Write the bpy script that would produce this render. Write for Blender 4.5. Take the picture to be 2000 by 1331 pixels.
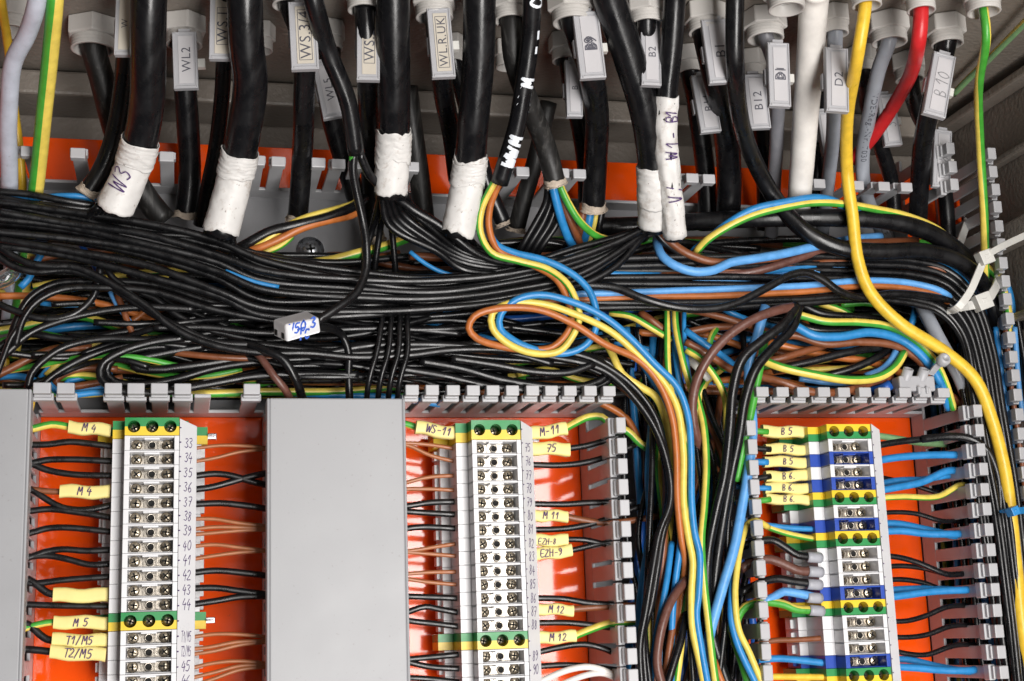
import bpy, math, random
from mathutils import Vector, Matrix, noise
sc = bpy.context.scene
for o in list(bpy.data.objects): bpy.data.objects.remove(o)
rnd = random.Random(7)
# ------------------------------------------------------------------ camera, world, lamps, exposure
RW = Matrix(((0.97379089, -0.22482138, -0.03444791), (0.01298667, 0.20616891, -0.97843024), (0.22707412, 0.95233908, 0.20368509)))
FOC, DY = 2778.0, 0.667                     # focal length in photo pixels, distance from the mounting plate
CAM = Vector((0, -DY, 0))
cd = bpy.data.cameras.new('camera'); cam = bpy.data.objects.new('camera', cd); sc.collection.objects.link(cam)
cd.sensor_width = 36; cd.lens = 36 * FOC / 2000; cd.clip_start = 0.02; cd.clip_end = 20
right, up, back = RW[0], -RW[1], -RW[2]
cam.matrix_world = Matrix(((right[0], up[0], back[0], CAM[0]), (right[1], up[1], back[1], CAM[1]), (right[2], up[2], back[2], CAM[2]), (0, 0, 0, 1)))
sc.camera = cam
w = bpy.data.worlds.new('World'); sc.world = w; w.use_nodes = True
w.node_tree.nodes['Background'].inputs[0].default_value = (0.80, 0.82, 0.86, 1)
w.node_tree.nodes['Background'].inputs[1].default_value = 0.065
def area(name, loc, target, sx, sy, power, col):
    l = bpy.data.lights.new(name, 'AREA'); l.shape = 'RECTANGLE'; l.size = sx; l.size_y = sy; l.energy = power; l.color = col
    o = bpy.data.objects.new(name, l); sc.collection.objects.link(o); o.location = loc
    o.rotation_euler = (Vector(target) - Vector(loc)).to_track_quat('-Z', 'Y').to_euler()
    return o
area('softbox_lamp', (0.30, -1.05, -0.34), (0.30, 0, -0.34), 0.36, 1.18, 20.5, (1.0, 0.97, 0.94))
area('side_softbox_lamp', (0.74, -0.82, 0.47), (0.16, 0, 0.17), 0.42, 0.46, 2.8, (0.96, 0.98, 1.0))
sc.view_settings.view_transform = 'Standard'; sc.view_settings.look = 'None'; sc.view_settings.gamma = 1
sc.view_settings.use_curve_mapping = False; sc.view_settings.exposure = 0.0

# ------------------------------------------------------------------ from a photo pixel to a point in the cabinet
def ray(u, v): return RW.transposed() @ Vector(((u - 1000) / FOC, (v - 665.5) / FOC, 1))
def P(u, v, d): r = ray(u, v); return CAM + r * ((DY - d / 1000) / r.y)           # d mm in front of the plate
def PZ(u, v, z): r = ray(u, v); return CAM + r * (z / r.z)
def depth(p): return RW[2].dot(p - CAM)
def PX(u, v, x): r = ray(u, v); return CAM + r * (x / r.x)
def px2m(p): return depth(p) / FOC
ZC, ZUP, ZLOW = 0.272, 0.2125, 0.1042        # ceiling, upper and lower duct wall

# ------------------------------------------------------------------ materials
MATS = {}
def mat(name, col, rough=0.4, metal=0.0, spec=0.5, var=0.12, scale=120, bump=0.0, bscale=900, stretch=(1, 1, 1), dust=0.0, dustcol=(0.5, 0.48, 0.45), trans=0.0, rvar=0.1, coat=0.0, spots=0.0):
    if name in MATS: return MATS[name]
    m = bpy.data.materials.new(name); m.use_nodes = True; nt = m.node_tree; N = nt.nodes; L = nt.links
    b = N['Principled BSDF']
    b.inputs['Metallic'].default_value = metal; b.inputs['Specular IOR Level'].default_value = spec
    b.inputs['Transmission Weight'].default_value = trans; b.inputs['Coat Weight'].default_value = coat; b.inputs['Coat Roughness'].default_value = 0.05
    tc = N.new('ShaderNodeTexCoord'); mp = N.new('ShaderNodeMapping'); mp.inputs['Scale'].default_value = stretch
    L.new(tc.outputs['Object'], mp.inputs[0])
    n1 = N.new('ShaderNodeTexNoise'); n1.inputs['Scale'].default_value = scale; n1.inputs['Detail'].default_value = 4; L.new(mp.outputs[0], n1.inputs[0])
    mr = N.new('ShaderNodeMapRange'); mr.inputs[1].default_value = 0.3; mr.inputs[2].default_value = 0.7; mr.inputs[3].default_value = 1 - var; mr.inputs[4].default_value = 1 + var
    L.new(n1.outputs[0], mr.inputs[0])
    mx = N.new('ShaderNodeMix'); mx.data_type = 'RGBA'; mx.blend_type = 'MULTIPLY'; mx.inputs[0].default_value = 1; mx.inputs[6].default_value = (*col, 1)
    L.new(mr.outputs[0], mx.inputs[7]); out = mx.outputs[2]
    if dust > 0:
        n2 = N.new('ShaderNodeTexNoise'); n2.inputs['Scale'].default_value = scale * 2.3; n2.inputs['Detail'].default_value = 6; n2.inputs['Roughness'].default_value = 0.7; L.new(mp.outputs[0], n2.inputs[0])
        r2 = N.new('ShaderNodeMapRange'); r2.inputs[1].default_value = 0.52; r2.inputs[2].default_value = 0.75; r2.inputs[3].default_value = 0; r2.inputs[4].default_value = dust; L.new(n2.outputs[0], r2.inputs[0])
        m2 = N.new('ShaderNodeMix'); m2.data_type = 'RGBA'; L.new(r2.outputs[0], m2.inputs[0]); L.new(out, m2.inputs[6]); m2.inputs[7].default_value = (*dustcol, 1); out = m2.outputs[2]
    if spots > 0:
        n3 = N.new('ShaderNodeTexNoise'); n3.inputs['Scale'].default_value = 700; n3.inputs['Detail'].default_value = 2; L.new(tc.outputs['Object'], n3.inputs[0])
        r3 = N.new('ShaderNodeMapRange'); r3.inputs[1].default_value = 0.70; r3.inputs[2].default_value = 0.76; r3.inputs[3].default_value = 0; r3.inputs[4].default_value = spots; L.new(n3.outputs[0], r3.inputs[0])
        m3 = N.new('ShaderNodeMix'); m3.data_type = 'RGBA'; L.new(r3.outputs[0], m3.inputs[0]); L.new(out, m3.inputs[6]); m3.inputs[7].default_value = (0.12, 0.09, 0.07, 1); out = m3.outputs[2]
    L.new(out, b.inputs['Base Color'])
    rr = N.new('ShaderNodeMapRange'); rr.inputs[1].default_value = 0.3; rr.inputs[2].default_value = 0.7; rr.inputs[3].default_value = max(0.02, rough - rvar); rr.inputs[4].default_value = rough + rvar
    L.new(n1.outputs[0], rr.inputs[0]); L.new(rr.outputs[0], b.inputs['Roughness'])
    if bump > 0:
        nb = N.new('ShaderNodeTexNoise'); nb.inputs['Scale'].default_value = bscale; nb.inputs['Detail'].default_value = 3; L.new(mp.outputs[0], nb.inputs[0])
        bp = N.new('ShaderNodeBump'); bp.inputs['Strength'].default_value = bump; bp.inputs['Distance'].default_value = 0.0006; L.new(nb.outputs[0], bp.inputs['Height']); L.new(bp.outputs[0], b.inputs['Normal'])
    MATS[name] = m; return m
M = dict(
 black=mat('black_pvc', (0.0048, 0.0048, 0.0056), 0.30, dust=0.012, scale=260, bump=0.08, bscale=2500),
 cable=mat('black_rubber_sheath', (0.005, 0.005, 0.006), 0.30, dust=0.022, scale=160, bump=0.07, bscale=700, stretch=(1, 1, 0.06), rvar=0.12),
 dusty=mat('dusty_black_sheath', (0.010, 0.0095, 0.009), 0.5, dust=0.13, scale=150, bump=0.2, bscale=700, stretch=(1, 1, 0.06)),
 brown=mat('brown_pvc', (0.20, 0.062, 0.022), 0.38, dust=0.08, scale=250, bump=0.1, bscale=2500),
 orangebrown=mat('light_brown_pvc', (0.44, 0.13, 0.028), 0.38, dust=0.06, scale=250, bump=0.1, bscale=2500),
 purplebrown=mat('dark_brown_pvc', (0.13, 0.052, 0.038), 0.38, dust=0.1, scale=250, bump=0.1),
 copper=mat('thin_brown_pvc', (0.36, 0.125, 0.045), 0.36, dust=0.05, scale=250, bump=0.1),
 blue=mat('blue_pvc', (0.022, 0.22, 0.52), 0.36, dust=0.05, scale=250, bump=0.1, bscale=2500),
 lightblue=mat('light_blue_pvc', (0.11, 0.34, 0.70), 0.38, dust=0.08, dustcol=(0.7, 0.75, 0.8), scale=250, bump=0.1, bscale=2500),
 darkblue=mat('dark_blue_pvc', (0.012, 0.085, 0.36), 0.36, scale=250, bump=0.1),
 yellow=mat('yellow_pvc', (0.78, 0.50, 0.04), 0.36, dust=0.05, scale=250, bump=0.1, bscale=2500),
 lemon=mat('earth_yellow', (0.74, 0.57, 0.10), 0.36, dust=0.05, scale=250, bump=0.1, bscale=2500),
 green=mat('earth_green', (0.055, 0.33, 0.035), 0.36, dust=0.04, scale=250, bump=0.1, bscale=2500),
 palegreen=mat('pale_green', (0.22, 0.42, 0.19), 0.4, scale=250),
 white=mat('white_pvc', (0.74, 0.71, 0.67), 0.42, dust=0.05, scale=120, bump=0.08),
 grey=mat('grey_pvc', (0.30, 0.32, 0.36), 0.40, dust=0.12, dustcol=(0.2, 0.2, 0.2), scale=120, bump=0.1),
 palegrey=mat('pale_grey_pvc', (0.44, 0.46, 0.53), 0.42, dust=0.2, dustcol=(0.25, 0.24, 0.24), scale=160, bump=0.12, spots=0.3),
 midgrey=mat('mid_grey_pvc', (0.20, 0.20, 0.22), 0.42, dust=0.12, scale=120, bump=0.1),
 red=mat('red_pvc', (0.55, 0.018, 0.022), 0.38, dust=0.08, dustcol=(0.6, 0.15, 0.12), scale=160, bump=0.1),
 tape=mat('white_cloth_tape', (0.68, 0.665, 0.645), 0.5, var=0.1, dust=0.75, dustcol=(0.30, 0.235, 0.18), scale=80, bump=0.6, bscale=120, spots=0.7),
 torn=mat('torn_beige_paper', (0.50, 0.42, 0.34), 0.8, var=0.2, scale=300, bump=0.4),
 duct=mat('grey_duct_plastic', (0.42, 0.42, 0.435), 0.36, var=0.04, dust=0.03, dustcol=(0.2, 0.2, 0.2), scale=60, bump=0.03, rvar=0.05),
 base=mat('shaded_duct_plastic', (0.22, 0.22, 0.23), 0.4, var=0.08, scale=60, dust=0.1, dustcol=(0.15, 0.14, 0.13)),  # same plastic as the duct walls, shade of the floor put into the colour
 cover=mat('grey_duct_cover', (0.325, 0.328, 0.34), 0.42, var=0.035, dust=0.05, dustcol=(0.27, 0.27, 0.27), scale=40, bump=0.03, rvar=0.06, spots=0.25),
 plate=mat('orange_gloss_paint', (0.92, 0.088, 0.004), 0.09, var=0.05, scale=60, dust=0.02, dustcol=(0.4, 0.15, 0.08), bump=0.012, bscale=60, rvar=0.03, coat=0.3, spots=0.25),
 enamel=mat('beige_grey_enamel', (0.215, 0.187, 0.16), 0.42, var=0.06, scale=40, bump=0.75, bscale=420, rvar=0.06),
 gland=mat('grey_gland_nylon', (0.50, 0.48, 0.455), 0.42, var=0.05, dust=0.12, dustcol=(0.35, 0.3, 0.26), scale=90, bump=0.05),
 block=mat('white_polyamide', (0.70, 0.70, 0.715), 0.36, var=0.03, dust=0.03, dustcol=(0.5, 0.48, 0.44), scale=80, bump=0.04),
 blockblue=mat('blue_polyamide', (0.018, 0.065, 0.38), 0.34, var=0.05, scale=80, bump=0.04),
 blockgreen=mat('green_polyamide', (0.014, 0.24, 0.06), 0.34, var=0.05, scale=80, bump=0.04),
 blockyellow=mat('yellow_polyamide', (0.76, 0.53, 0.02), 0.34, var=0.05, scale=80, bump=0.04),
 metal=mat('nickel_plate', (0.44, 0.40, 0.345), 0.26, metal=1.0, var=0.12, scale=300, bump=0.08, bscale=600, rvar=0.08),
 screw=mat('yellow_zinc_screw', (0.42, 0.36, 0.27), 0.28, metal=1.0, var=0.2, scale=400, bump=0.12, bscale=900, rvar=0.1),
 steel=mat('zinc_steel', (0.55, 0.57, 0.60), 0.3, metal=1.0, var=0.2, scale=300),
 hole=mat('dark_recess', (0.006, 0.006, 0.006), 0.8),
 marker=mat('yellow_marker_sleeve', (0.80, 0.68, 0.25), 0.45, var=0.05, scale=120, dust=0.04, dustcol=(0.5, 0.42, 0.2), bump=0.05),
 paper=mat('label_paper', (0.50, 0.49, 0.505), 0.35, var=0.03, scale=100),
 cream=mat('cream_label_paper', (0.54, 0.495, 0.42), 0.4, var=0.04, scale=100),
 clear=mat('frosted_clear_plastic', (0.44, 0.44, 0.46), 0.35, var=0.04, scale=100, trans=0.12),
 tie=mat('white_nylon_tie', (0.72, 0.71, 0.67), 0.34, var=0.05, trans=0.2, scale=100),
 ink=mat('purple_ink', (0.055, 0.015, 0.12), 0.6, var=0.3, scale=900),
 inkblue=mat('blue_ink', (0.02, 0.10, 0.55), 0.6, var=0.3, scale=900),
 print=mat('grey_print', (0.075, 0.075, 0.095), 0.6),
 printgrey=mat('faint_grey_print', (0.20, 0.20, 0.21), 0.6),
 paint=mat('white_paint', (0.75, 0.79, 0.84), 0.5),
 ferrule=mat('grey_ferrule', (0.34, 0.345, 0.38), 0.4),
 film=mat('crumpled_clear_film', (0.75, 0.80, 0.83), 0.08, trans=0.95, bump=0.8, bscale=140),
)
# ------------------------------------------------------------------ objects
def link(o): sc.collection.objects.link(o); return o
def tag(o, label, cat, group=None):
    o['label'] = label; o['category'] = cat
    if group: o['group'] = group
    return o
def empty(name, label, cat, loc, group=None):
    o = bpy.data.objects.new(name, None); o.empty_display_size = 0.005; o.location = loc; link(o); return tag(o, label, cat, group)
class MB:
    def __init__(s): s.v = []; s.f = []; s.m = []; s.sm = []
    def add(s, verts, faces, mi=0, smooth=False):
        k = len(s.v); s.v += [tuple(x) for x in verts]
        for f in faces: s.f.append(tuple(i + k for i in f)); s.m.append(mi); s.sm.append(smooth)
    def box(s, x0, x1, y0, y1, z0, z1, mi=0):
        s.add([(x, y, z) for x in (x0, x1) for y in (y0, y1) for z in (z0, z1)], [(0, 1, 3, 2), (4, 6, 7, 5), (0, 4, 5, 1), (2, 3, 7, 6), (0, 2, 6, 4), (1, 5, 7, 3)], mi)
    def obox(s, c, ax, ay, az, mi=0):       # centre and half-vectors
        c = Vector(c); ax, ay, az = Vector(ax), Vector(ay), Vector(az)
        s.add([c + i * ax + j * ay + k * az for i in (-1, 1) for j in (-1, 1) for k in (-1, 1)], [(0, 1, 3, 2), (4, 6, 7, 5), (0, 4, 5, 1), (2, 3, 7, 6), (0, 2, 6, 4), (1, 5, 7, 3)], mi)
    def lathe(s, c, axis, prof, n=24, mi=0, smooth=True, cap0=False, cap1=False, e1=None):   # prof: (along axis, radius)
        c = Vector(c); axis = Vector(axis).normalized()
        e1 = (Vector(e1) if e1 else axis.orthogonal()).normalized(); e2 = axis.cross(e1)
        vs = []
        for h, r in prof:
            for i in range(n):
                a = 2 * math.pi * i / n; vs.append(c + axis * h + (e1 * math.cos(a) + e2 * math.sin(a)) * r)
        fs = [(j * n + i, j * n + (i + 1) % n, (j + 1) * n + (i + 1) % n, (j + 1) * n + i) for j in range(len(prof) - 1) for i in range(n)]
        s.add(vs, fs, mi, smooth)
        if cap0: s.add(vs[:n], [tuple(range(n))[::-1]], mi)
        if cap1: s.add(vs[-n:], [tuple(range(n))], mi)
    def build(s, name, mats, parent=None, bevel=0.0, origin=None):
        if not isinstance(mats, (list, tuple)): mats = [mats]
        n = len(s.v)
        if origin is None:
            origin = Vector((sum(v[0] for v in s.v) / n, sum(v[1] for v in s.v) / n, sum(v[2] for v in s.v) / n))
        origin = Vector(origin)
        me = bpy.data.meshes.new(name); me.from_pydata([tuple(Vector(v) - origin) for v in s.v], [], s.f)
        for m in mats: me.materials.append(m)
        me.polygons.foreach_set('material_index', s.m); me.polygons.foreach_set('use_smooth', s.sm); me.update()
        o = bpy.data.objects.new(name, me); link(o)
        if parent is not None:
            o.parent = parent; o.location = origin - world_loc(parent)
        else: o.location = origin
        if bevel:
            b = o.modifiers.new('bevel', 'BEVEL'); b.width = bevel; b.segments = 2; b.limit_method = 'ANGLE'; b.angle_limit = 0.7
        return o
def world_loc(o):
    l = Vector(o.location)
    while o.parent: o = o.parent; l += o.location
    return l
def catmull(pts, step=0.0022):
    if len(pts) == 2: pts = [pts[0], (pts[0] + pts[1]) / 2, pts[1]]
    q = [pts[0] * 2 - pts[1]] + list(pts) + [pts[-1] * 2 - pts[-2]]; out = []
    for i in range(1, len(q) - 2):
        a, b, c, d = q[i - 1:i + 3]
        t0 = 0; t1 = t0 + max(1e-5, (b - a).length) ** .5; t2 = t1 + max(1e-5, (c - b).length) ** .5; t3 = t2 + max(1e-5, (d - c).length) ** .5
        n = max(2, int((c - b).length / step))
        for k in range(n):
            t = t1 + (t2 - t1) * k / n
            A1 = a * ((t1 - t) / (t1 - t0)) + b * ((t - t0) / (t1 - t0)); A2 = b * ((t2 - t) / (t2 - t1)) + c * ((t - t1) / (t2 - t1)); A3 = c * ((t3 - t) / (t3 - t2)) + d * ((t - t2) / (t3 - t2))
            B1 = A1 * ((t2 - t) / (t2 - t0)) + A2 * ((t - t0) / (t2 - t0)); B2 = A2 * ((t3 - t) / (t3 - t1)) + A3 * ((t - t1) / (t3 - t1))
            out.append(B1 * ((t2 - t) / (t2 - t1)) + B2 * ((t - t1) / (t2 - t1)))
    out.append(Vector(pts[-1])); return out
def frames(path):
    fr = []; pn = None
    for i, p in enumerate(path):
        t = (path[min(i + 1, len(path) - 1)] - path[max(i - 1, 0)])
        t = t.normalized() if t.length > 1e-9 else Vector((1, 0, 0))
        v = Vector((0, -1, 0)); n = v - t * v.dot(t)
        if n.length < 0.35 and pn is not None: n = pn - t * pn.dot(t)
        if n.length < 1e-4: n = t.orthogonal()
        n.normalize()
        if pn is not None:
            n = (n + pn * 1.0); n = (n - t * n.dot(t)).normalized()
        pn = n; fr.append((p, t, n, t.cross(n)))
    return fr
def resolve(pts): return [p if isinstance(p, Vector) else P(*p) for p in pts]
def tube(mb, pts, w, sides=12, stripe=None, twist=0.0, wob=0.00025, taper=None, step=0.0022, caps=True):
    """sweeps a round tube; w: photo width in pixels at the first point (or metres when below 1); stripe: angle of the green band"""
    pts = resolve(pts); r = w / 2 if w < 1 else w * px2m(pts[len(pts) // 2]) / 2
    path = catmull(pts, step); sd = rnd.random() * 50
    if wob: path = [p + wob * (noise.noise_vector((p * 28) + Vector((sd, sd, 0)))) for p in path]
    fr = frames(path); vs = []; fs = []; ms = []; n = len(fr)
    for j, (p, t, a, b) in enumerate(fr):
        ph = (stripe or 0) + twist * j / n; rr = r * (1 if taper is None else 1 + (taper - 1) * j / n)
        for i in range(sides):
            an = 2 * math.pi * i / sides + ph; vs.append(p + (a * math.cos(an) + b * math.sin(an)) * rr)
    k0 = len(mb.v); mb.v += [tuple(x) for x in vs]; g = int(round(sides * 0.36))
    for j in range(n - 1):
        for i in range(sides):
            mb.f.append((k0 + j * sides + i, k0 + (j + 1) * sides + i, k0 + (j + 1) * sides + (i + 1) % sides, k0 + j * sides + (i + 1) % sides)); mb.sm.append(True)
            mb.m.append(1 if (stripe is not None and (i < g / 2 or i >= sides - g / 2)) else 0)
    if caps:
        for base, flip in ((0, False), (n - 1, True)):
            idx = [k0 + base * sides + i for i in range(sides)]
            mb.f.append(tuple(idx[::-1] if flip else idx)); mb.m.append(0); mb.sm.append(False)
    return fr, r
COLNAME = dict(black='black_wire', brown='brown_wire', orangebrown='brown_wire', purplebrown='brown_wire', copper='brown_wire', blue='blue_wire', lightblue='blue_wire', darkblue='blue_wire', gy='earth_wire', yellow='yellow_wire', white='white_wire', green='green_wire')
def wire(color, label, pts, w=15, group=None, stripe=1.6, twist=0.0, name=None, cat='wire', sides=None, **k):
    mb = MB()
    if color == 'black' and group: w *= 0.87
    if color == 'gy': tube(mb, pts, w, sides or 14, stripe, twist, **k); o = mb.build(name or 'earth_wire', [M['lemon'], M['green']])
    else: tube(mb, pts, w, sides or 10, **k); o = mb.build(name or COLNAME[color], M[color])
    return tag(o, label, cat, group)
# ------------------------------------------------------------------ the cabinet shell
def struct(name, mb, m):
    o = mb.build(name, m); o['kind'] = 'structure'; return o
m_ = MB(); m_.box(-0.9, 0.41, 0.030, 0.034, -0.7, 0.30); struct('wall_back', m_, M['enamel'])
m_ = MB(); m_.box(-0.9, 0.60, -0.45, 0.034, ZC, ZC + 0.004); struct('ceiling', m_, M['enamel'])
m_ = MB(); m_.box(0.412, 0.416, -0.45, 0.030, -0.7, ZC - 0.001); struct('wall_right', m_, M['enamel'])
m_ = MB(); m_.box(-0.9, 0.410, -0.002, 0.029, 0.2585, ZC - 0.0015)
b = m_.build('frame_rail', M['enamel'], bevel=0.0015); tag(b, 'beige grey rim rail along the back of the cabinet ceiling behind the cables', 'rail')
m_ = MB()
for (z, h, p) in ((0.2665, 0.005, 0.010), (0.232, 0.004, 0.006), (0.195, 0.012, 0.009), (0.150, 0.004, 0.006), (0.095, 0.012, 0.009), (0.02, 0.01, 0.008)):
    m_.box(0.4117 - p, 0.4117, -0.42, 0.029, z - h, z)
b = m_.build('wall_flange', M['enamel'], bevel=0.0012); tag(b, 'beige grey pressed ridges running along the right side wall', 'flange')
m_ = MB(); m_.box(-0.75, 0.402, 0.0, 0.0025, -0.6, 0.2375); m_.box(0.4005, 0.4025, -0.016, -0.0001, P(1940, 445, 8).z, P(1940, 362, 8).z)
b = m_.build('mounting_plate', M['plate'], bevel=0.0006); tag(b, 'glossy orange mounting plate behind ducts and terminals', 'mounting plate')

# ------------------------------------------------------------------ slotted cable ducts
def slotted_wall(parent, axis, fixed, a, b, inn, teeth, wid, base=14, T=0.0016, trim=None):
    """wall along axis ('x' or 'z') at the other coordinate = fixed; inn = +1/-1 towards the duct's inside; teeth = centres, wid = tooth width (m)"""
    mb = MB()
    def bx(s0, s1, d0, d1, c0, c1):
        lo, hi = sorted((fixed + inn * c0, fixed + inn * c1))
        if axis == 'x': mb.box(s0, s1, -d1 / 1000, -d0 / 1000, lo, hi)
        else: mb.box(lo, hi, -d1 / 1000, -d0 / 1000, s0, s1)
    bx(a, b, 0.2, base, 0, T)
    for i, t in enumerate(teeth):
        t += rnd.uniform(-.0003, .0003); h = wid / 2; e = wid * 0.11; dd = rnd.uniform(-.5, .4)
        if trim and i in trim:
            bx(t - h, t + h, base - .3, trim[i], 0, T); continue
        bx(t - h, t + h, base - .3, 50 + dd, 0, T)
        bx(t - h - e, t + h + e, 49.6 + dd, 54.4 + dd, -0.0013, T + .0003)
        bx(t - h, t + h, 54 + dd, 56.4 + dd, -0.0002, T + 0.001)
        bx(t - h, t + h, 56 + dd, 60.6 + dd, 0.0006, 0.0052)
    return mb.build('slotted_side', M['duct'], parent, bevel=0.00045)
def duct_base(parent, x0, x1, z0, z1):
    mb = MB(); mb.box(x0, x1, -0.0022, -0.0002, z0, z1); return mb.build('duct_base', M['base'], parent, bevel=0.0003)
def seq(a, b, p): n = int(round(abs(b - a) / p)); return [a + (b - a) * i / n for i in range(n + 1)]
XL, XM0, XM1, XV0, XV1, XR0, XR1 = -0.0607, 0.0377, 0.0938, 0.1907, 0.2592, 0.3700, 0.3985
t = empty('cable_duct', 'wide open grey slotted duct running across the cabinet, full of black wires', 'cable duct', (0.1, 0, 0.158), 'grey slotted cable ducts')
up_px = [20, 55, 152, 327, 505, 545, 622, 662, 700, 805, 1020, 1098, 1133, 1352, 1385, 1600, 1676, 1728, 1770]
slotted_wall(t, 'x', ZUP, -0.16, XR0 - .001, -1, [P(u, 292 + (u - 150) * .045, 60).x for u in up_px], 0.0062)
low_px = [82, 128, 220, 266, 311, 356, 395, 492]
slotted_wall(t, 'x', ZLOW, XL, XM0, 1, [P(u, 772, 60).x for u in low_px], 0.0070, trim={6: 55})
slotted_wall(t, 'x', ZLOW, XM1, XV0, 1, seq(P(806, 772, 60).x, P(1190, 778, 60).x, 0.0092), 0.0060)
slotted_wall(t, 'x', ZLOW, XV1, XR0, 1, seq(P(1490, 780, 60).x, P(1845, 780, 60).x, 0.0103), 0.0062)
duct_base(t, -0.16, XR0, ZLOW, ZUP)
def vduct(label, xa, xb, ta, tb, wid, ztop, cover=False, base=True):
    t = empty('cable_duct', label, 'cable duct', ((xa + xb) / 2, 0, 0.0), 'grey slotted cable ducts')
    if ta: slotted_wall(t, 'z', xa, -0.14, ztop, 1, ta, wid)
    if tb: slotted_wall(t, 'z', xb, -0.14, ztop, -1, tb, wid)
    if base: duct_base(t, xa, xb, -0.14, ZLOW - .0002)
    if cover:
        mb = MB(); mb.box(xa - .0004, xb + .0004, -0.0632, -0.0612, -0.14, cover); mb.box(xa - .0016, xa - .0003, -0.0632, -0.054, -0.14, cover); mb.box(xb + .0003, xb + .0016, -0.0632, -0.054, -0.14, cover)
        mb.build('duct_cover', M['cover'], t, bevel=0.0006)
zz = lambda v, u, d=60: P(u, v, d).z
sl = seq(0.0985, -0.13, 0.0094)
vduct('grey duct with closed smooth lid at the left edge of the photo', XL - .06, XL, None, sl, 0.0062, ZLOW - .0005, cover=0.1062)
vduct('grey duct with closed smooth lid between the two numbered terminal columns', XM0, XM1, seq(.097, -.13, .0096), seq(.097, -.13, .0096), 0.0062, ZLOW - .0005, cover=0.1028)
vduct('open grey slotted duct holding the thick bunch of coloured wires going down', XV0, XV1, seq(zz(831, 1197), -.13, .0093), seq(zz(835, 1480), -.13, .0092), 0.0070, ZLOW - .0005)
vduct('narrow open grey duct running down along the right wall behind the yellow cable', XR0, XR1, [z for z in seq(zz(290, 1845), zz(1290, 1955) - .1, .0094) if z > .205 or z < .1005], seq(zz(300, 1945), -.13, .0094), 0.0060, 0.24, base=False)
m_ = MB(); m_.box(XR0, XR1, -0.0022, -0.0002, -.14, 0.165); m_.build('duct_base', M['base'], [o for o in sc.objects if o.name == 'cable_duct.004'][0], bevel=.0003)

# ------------------------------------------------------------------ DIN rails
for xc, lab in ((-0.0135, 'perforated steel rail carrying the terminal column numbered 33 to 46'), (0.1385, 'perforated steel rail carrying the terminal column numbered 75 to 90'), (0.3095, 'steel rail carrying the blue and white terminal column')):
    m_ = MB(); m_.box(xc - .0175, xc + .0175, -0.0082, -0.0070, -0.14, 0.092); m_.box(xc - .012, xc + .012, -.0072, -0.0004, -0.14, 0.092)
    tag(m_.build('mounting_rail', M['steel'], bevel=.0004), lab, 'rail', 'rails behind the terminals')

# ------------------------------------------------------------------ cable glands in the ceiling
def gland(u, v, w, label, thread=True, up=0):
    c = PZ(u, v, ZC - .009); c.z = ZC - .0002 + up; r = w * px2m(c) / 2
    t = empty('cable_gland', label, 'cable gland', c, 'grey cable glands in the ceiling')
    rot = rnd.uniform(0, 1); e1 = Vector((math.cos(rot), math.sin(rot), 0)); hh = 0.0062 + r * .12
    mb = MB(); mb.lathe(c, (0, 0, -1), [(0, r * .66), (0, r * 1.0), (hh, r * 1.0), (hh + .0006, r * .95), (hh + .0006, r * .70)], 6, smooth=False, e1=e1)
    mb.build('lock_nut', M['gland'], t, bevel=.0006)
    mb = MB(); pr = [(hh - .001, r * .80)]
    k = hh
    for i in range(4 if thread else 2): pr += [(k, r * .80), (k + .0007, r * .775), (k + .0012, r * .80)]; k += .0014
    pr += [(k, r * .76), (k, r * .66), (0.0005, r * .62)]
    mb.lathe(c, (0, 0, -1), pr, 32)
    mb.build('threaded_tube', M['gland'], t)
    mb = MB(); mb.lathe(c, (0, 0, -1), [(0.0006, 0.0001), (0.0006, r * .62)], 24); mb.build('bore', M['hole'], t)
    return c
GL = [(22, 45, 92, 'grey gland at the top left corner behind the pale grey cable'), (182, 80, 106, 'largest threaded gland above the plain black cable left of the WL2 tag'), (360, 72, 88, 'gland right above the WL2 tag'),
 (508, 85, 62, 'gland peeping out beside the WS.1 cable'), (565, -5, 84, 'gland cut by the top edge above the WS.3/4 tag'), (645, 82, 62, 'gland half hidden behind the slanting black cable'),
 (712, 4, 84, 'gland cut by the top edge above the WS.2 tag'), (848, 18, 92, 'gland right above the WL.R.UK tag'), (885, 108, 56, 'small gland behind and right of the WL.R.UK tag'), (998, 25, 84, 'gland above the dusty black cable beside the white painted one'),
 (990, 118, 58, 'small gland behind the dusty black cable'), (1118, 28, 100, 'gland right above the smudged B tag'), (1106, 105, 72, 'gland behind and left of the smudged B tag'), (1262, 32, 84, 'gland right above the B2 tag'),
 (1378, 48, 86, 'gland right above the B1 tag'), (1348, 130, 70, 'gland above the tag reading B11'), (1494, 60, 90, 'gland above the smudged D tag'), (1468, 138, 68, 'gland right above the B12 tag'),
 (1535, 2, 90, 'gland cut by the top edge left of the thick white cable'), (1630, 52, 66, 'gland right above the D2 tag'), (1692, -4, 72, 'gland from which the yellow cable comes down'), (1736, 68, 86, 'gland with printed grey cable coming out'),
 (1684, 128, 60, 'small gland half hidden behind the yellow cable'), (1798, 6, 70, 'gland with red cable coming out'), (1848, 72, 80, 'gland right above the handwritten B 10 tag'), (1776, 142, 70, 'shaded gland behind the red cable'), (1920, 8, 82, 'gland with the green and yellow earth cable coming out')]
GP = {}
for (u, v, wd, lab) in GL: GP[u] = gland(u, v, wd, 'grey plastic ' + lab if not lab.startswith('grey') else lab)
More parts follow.
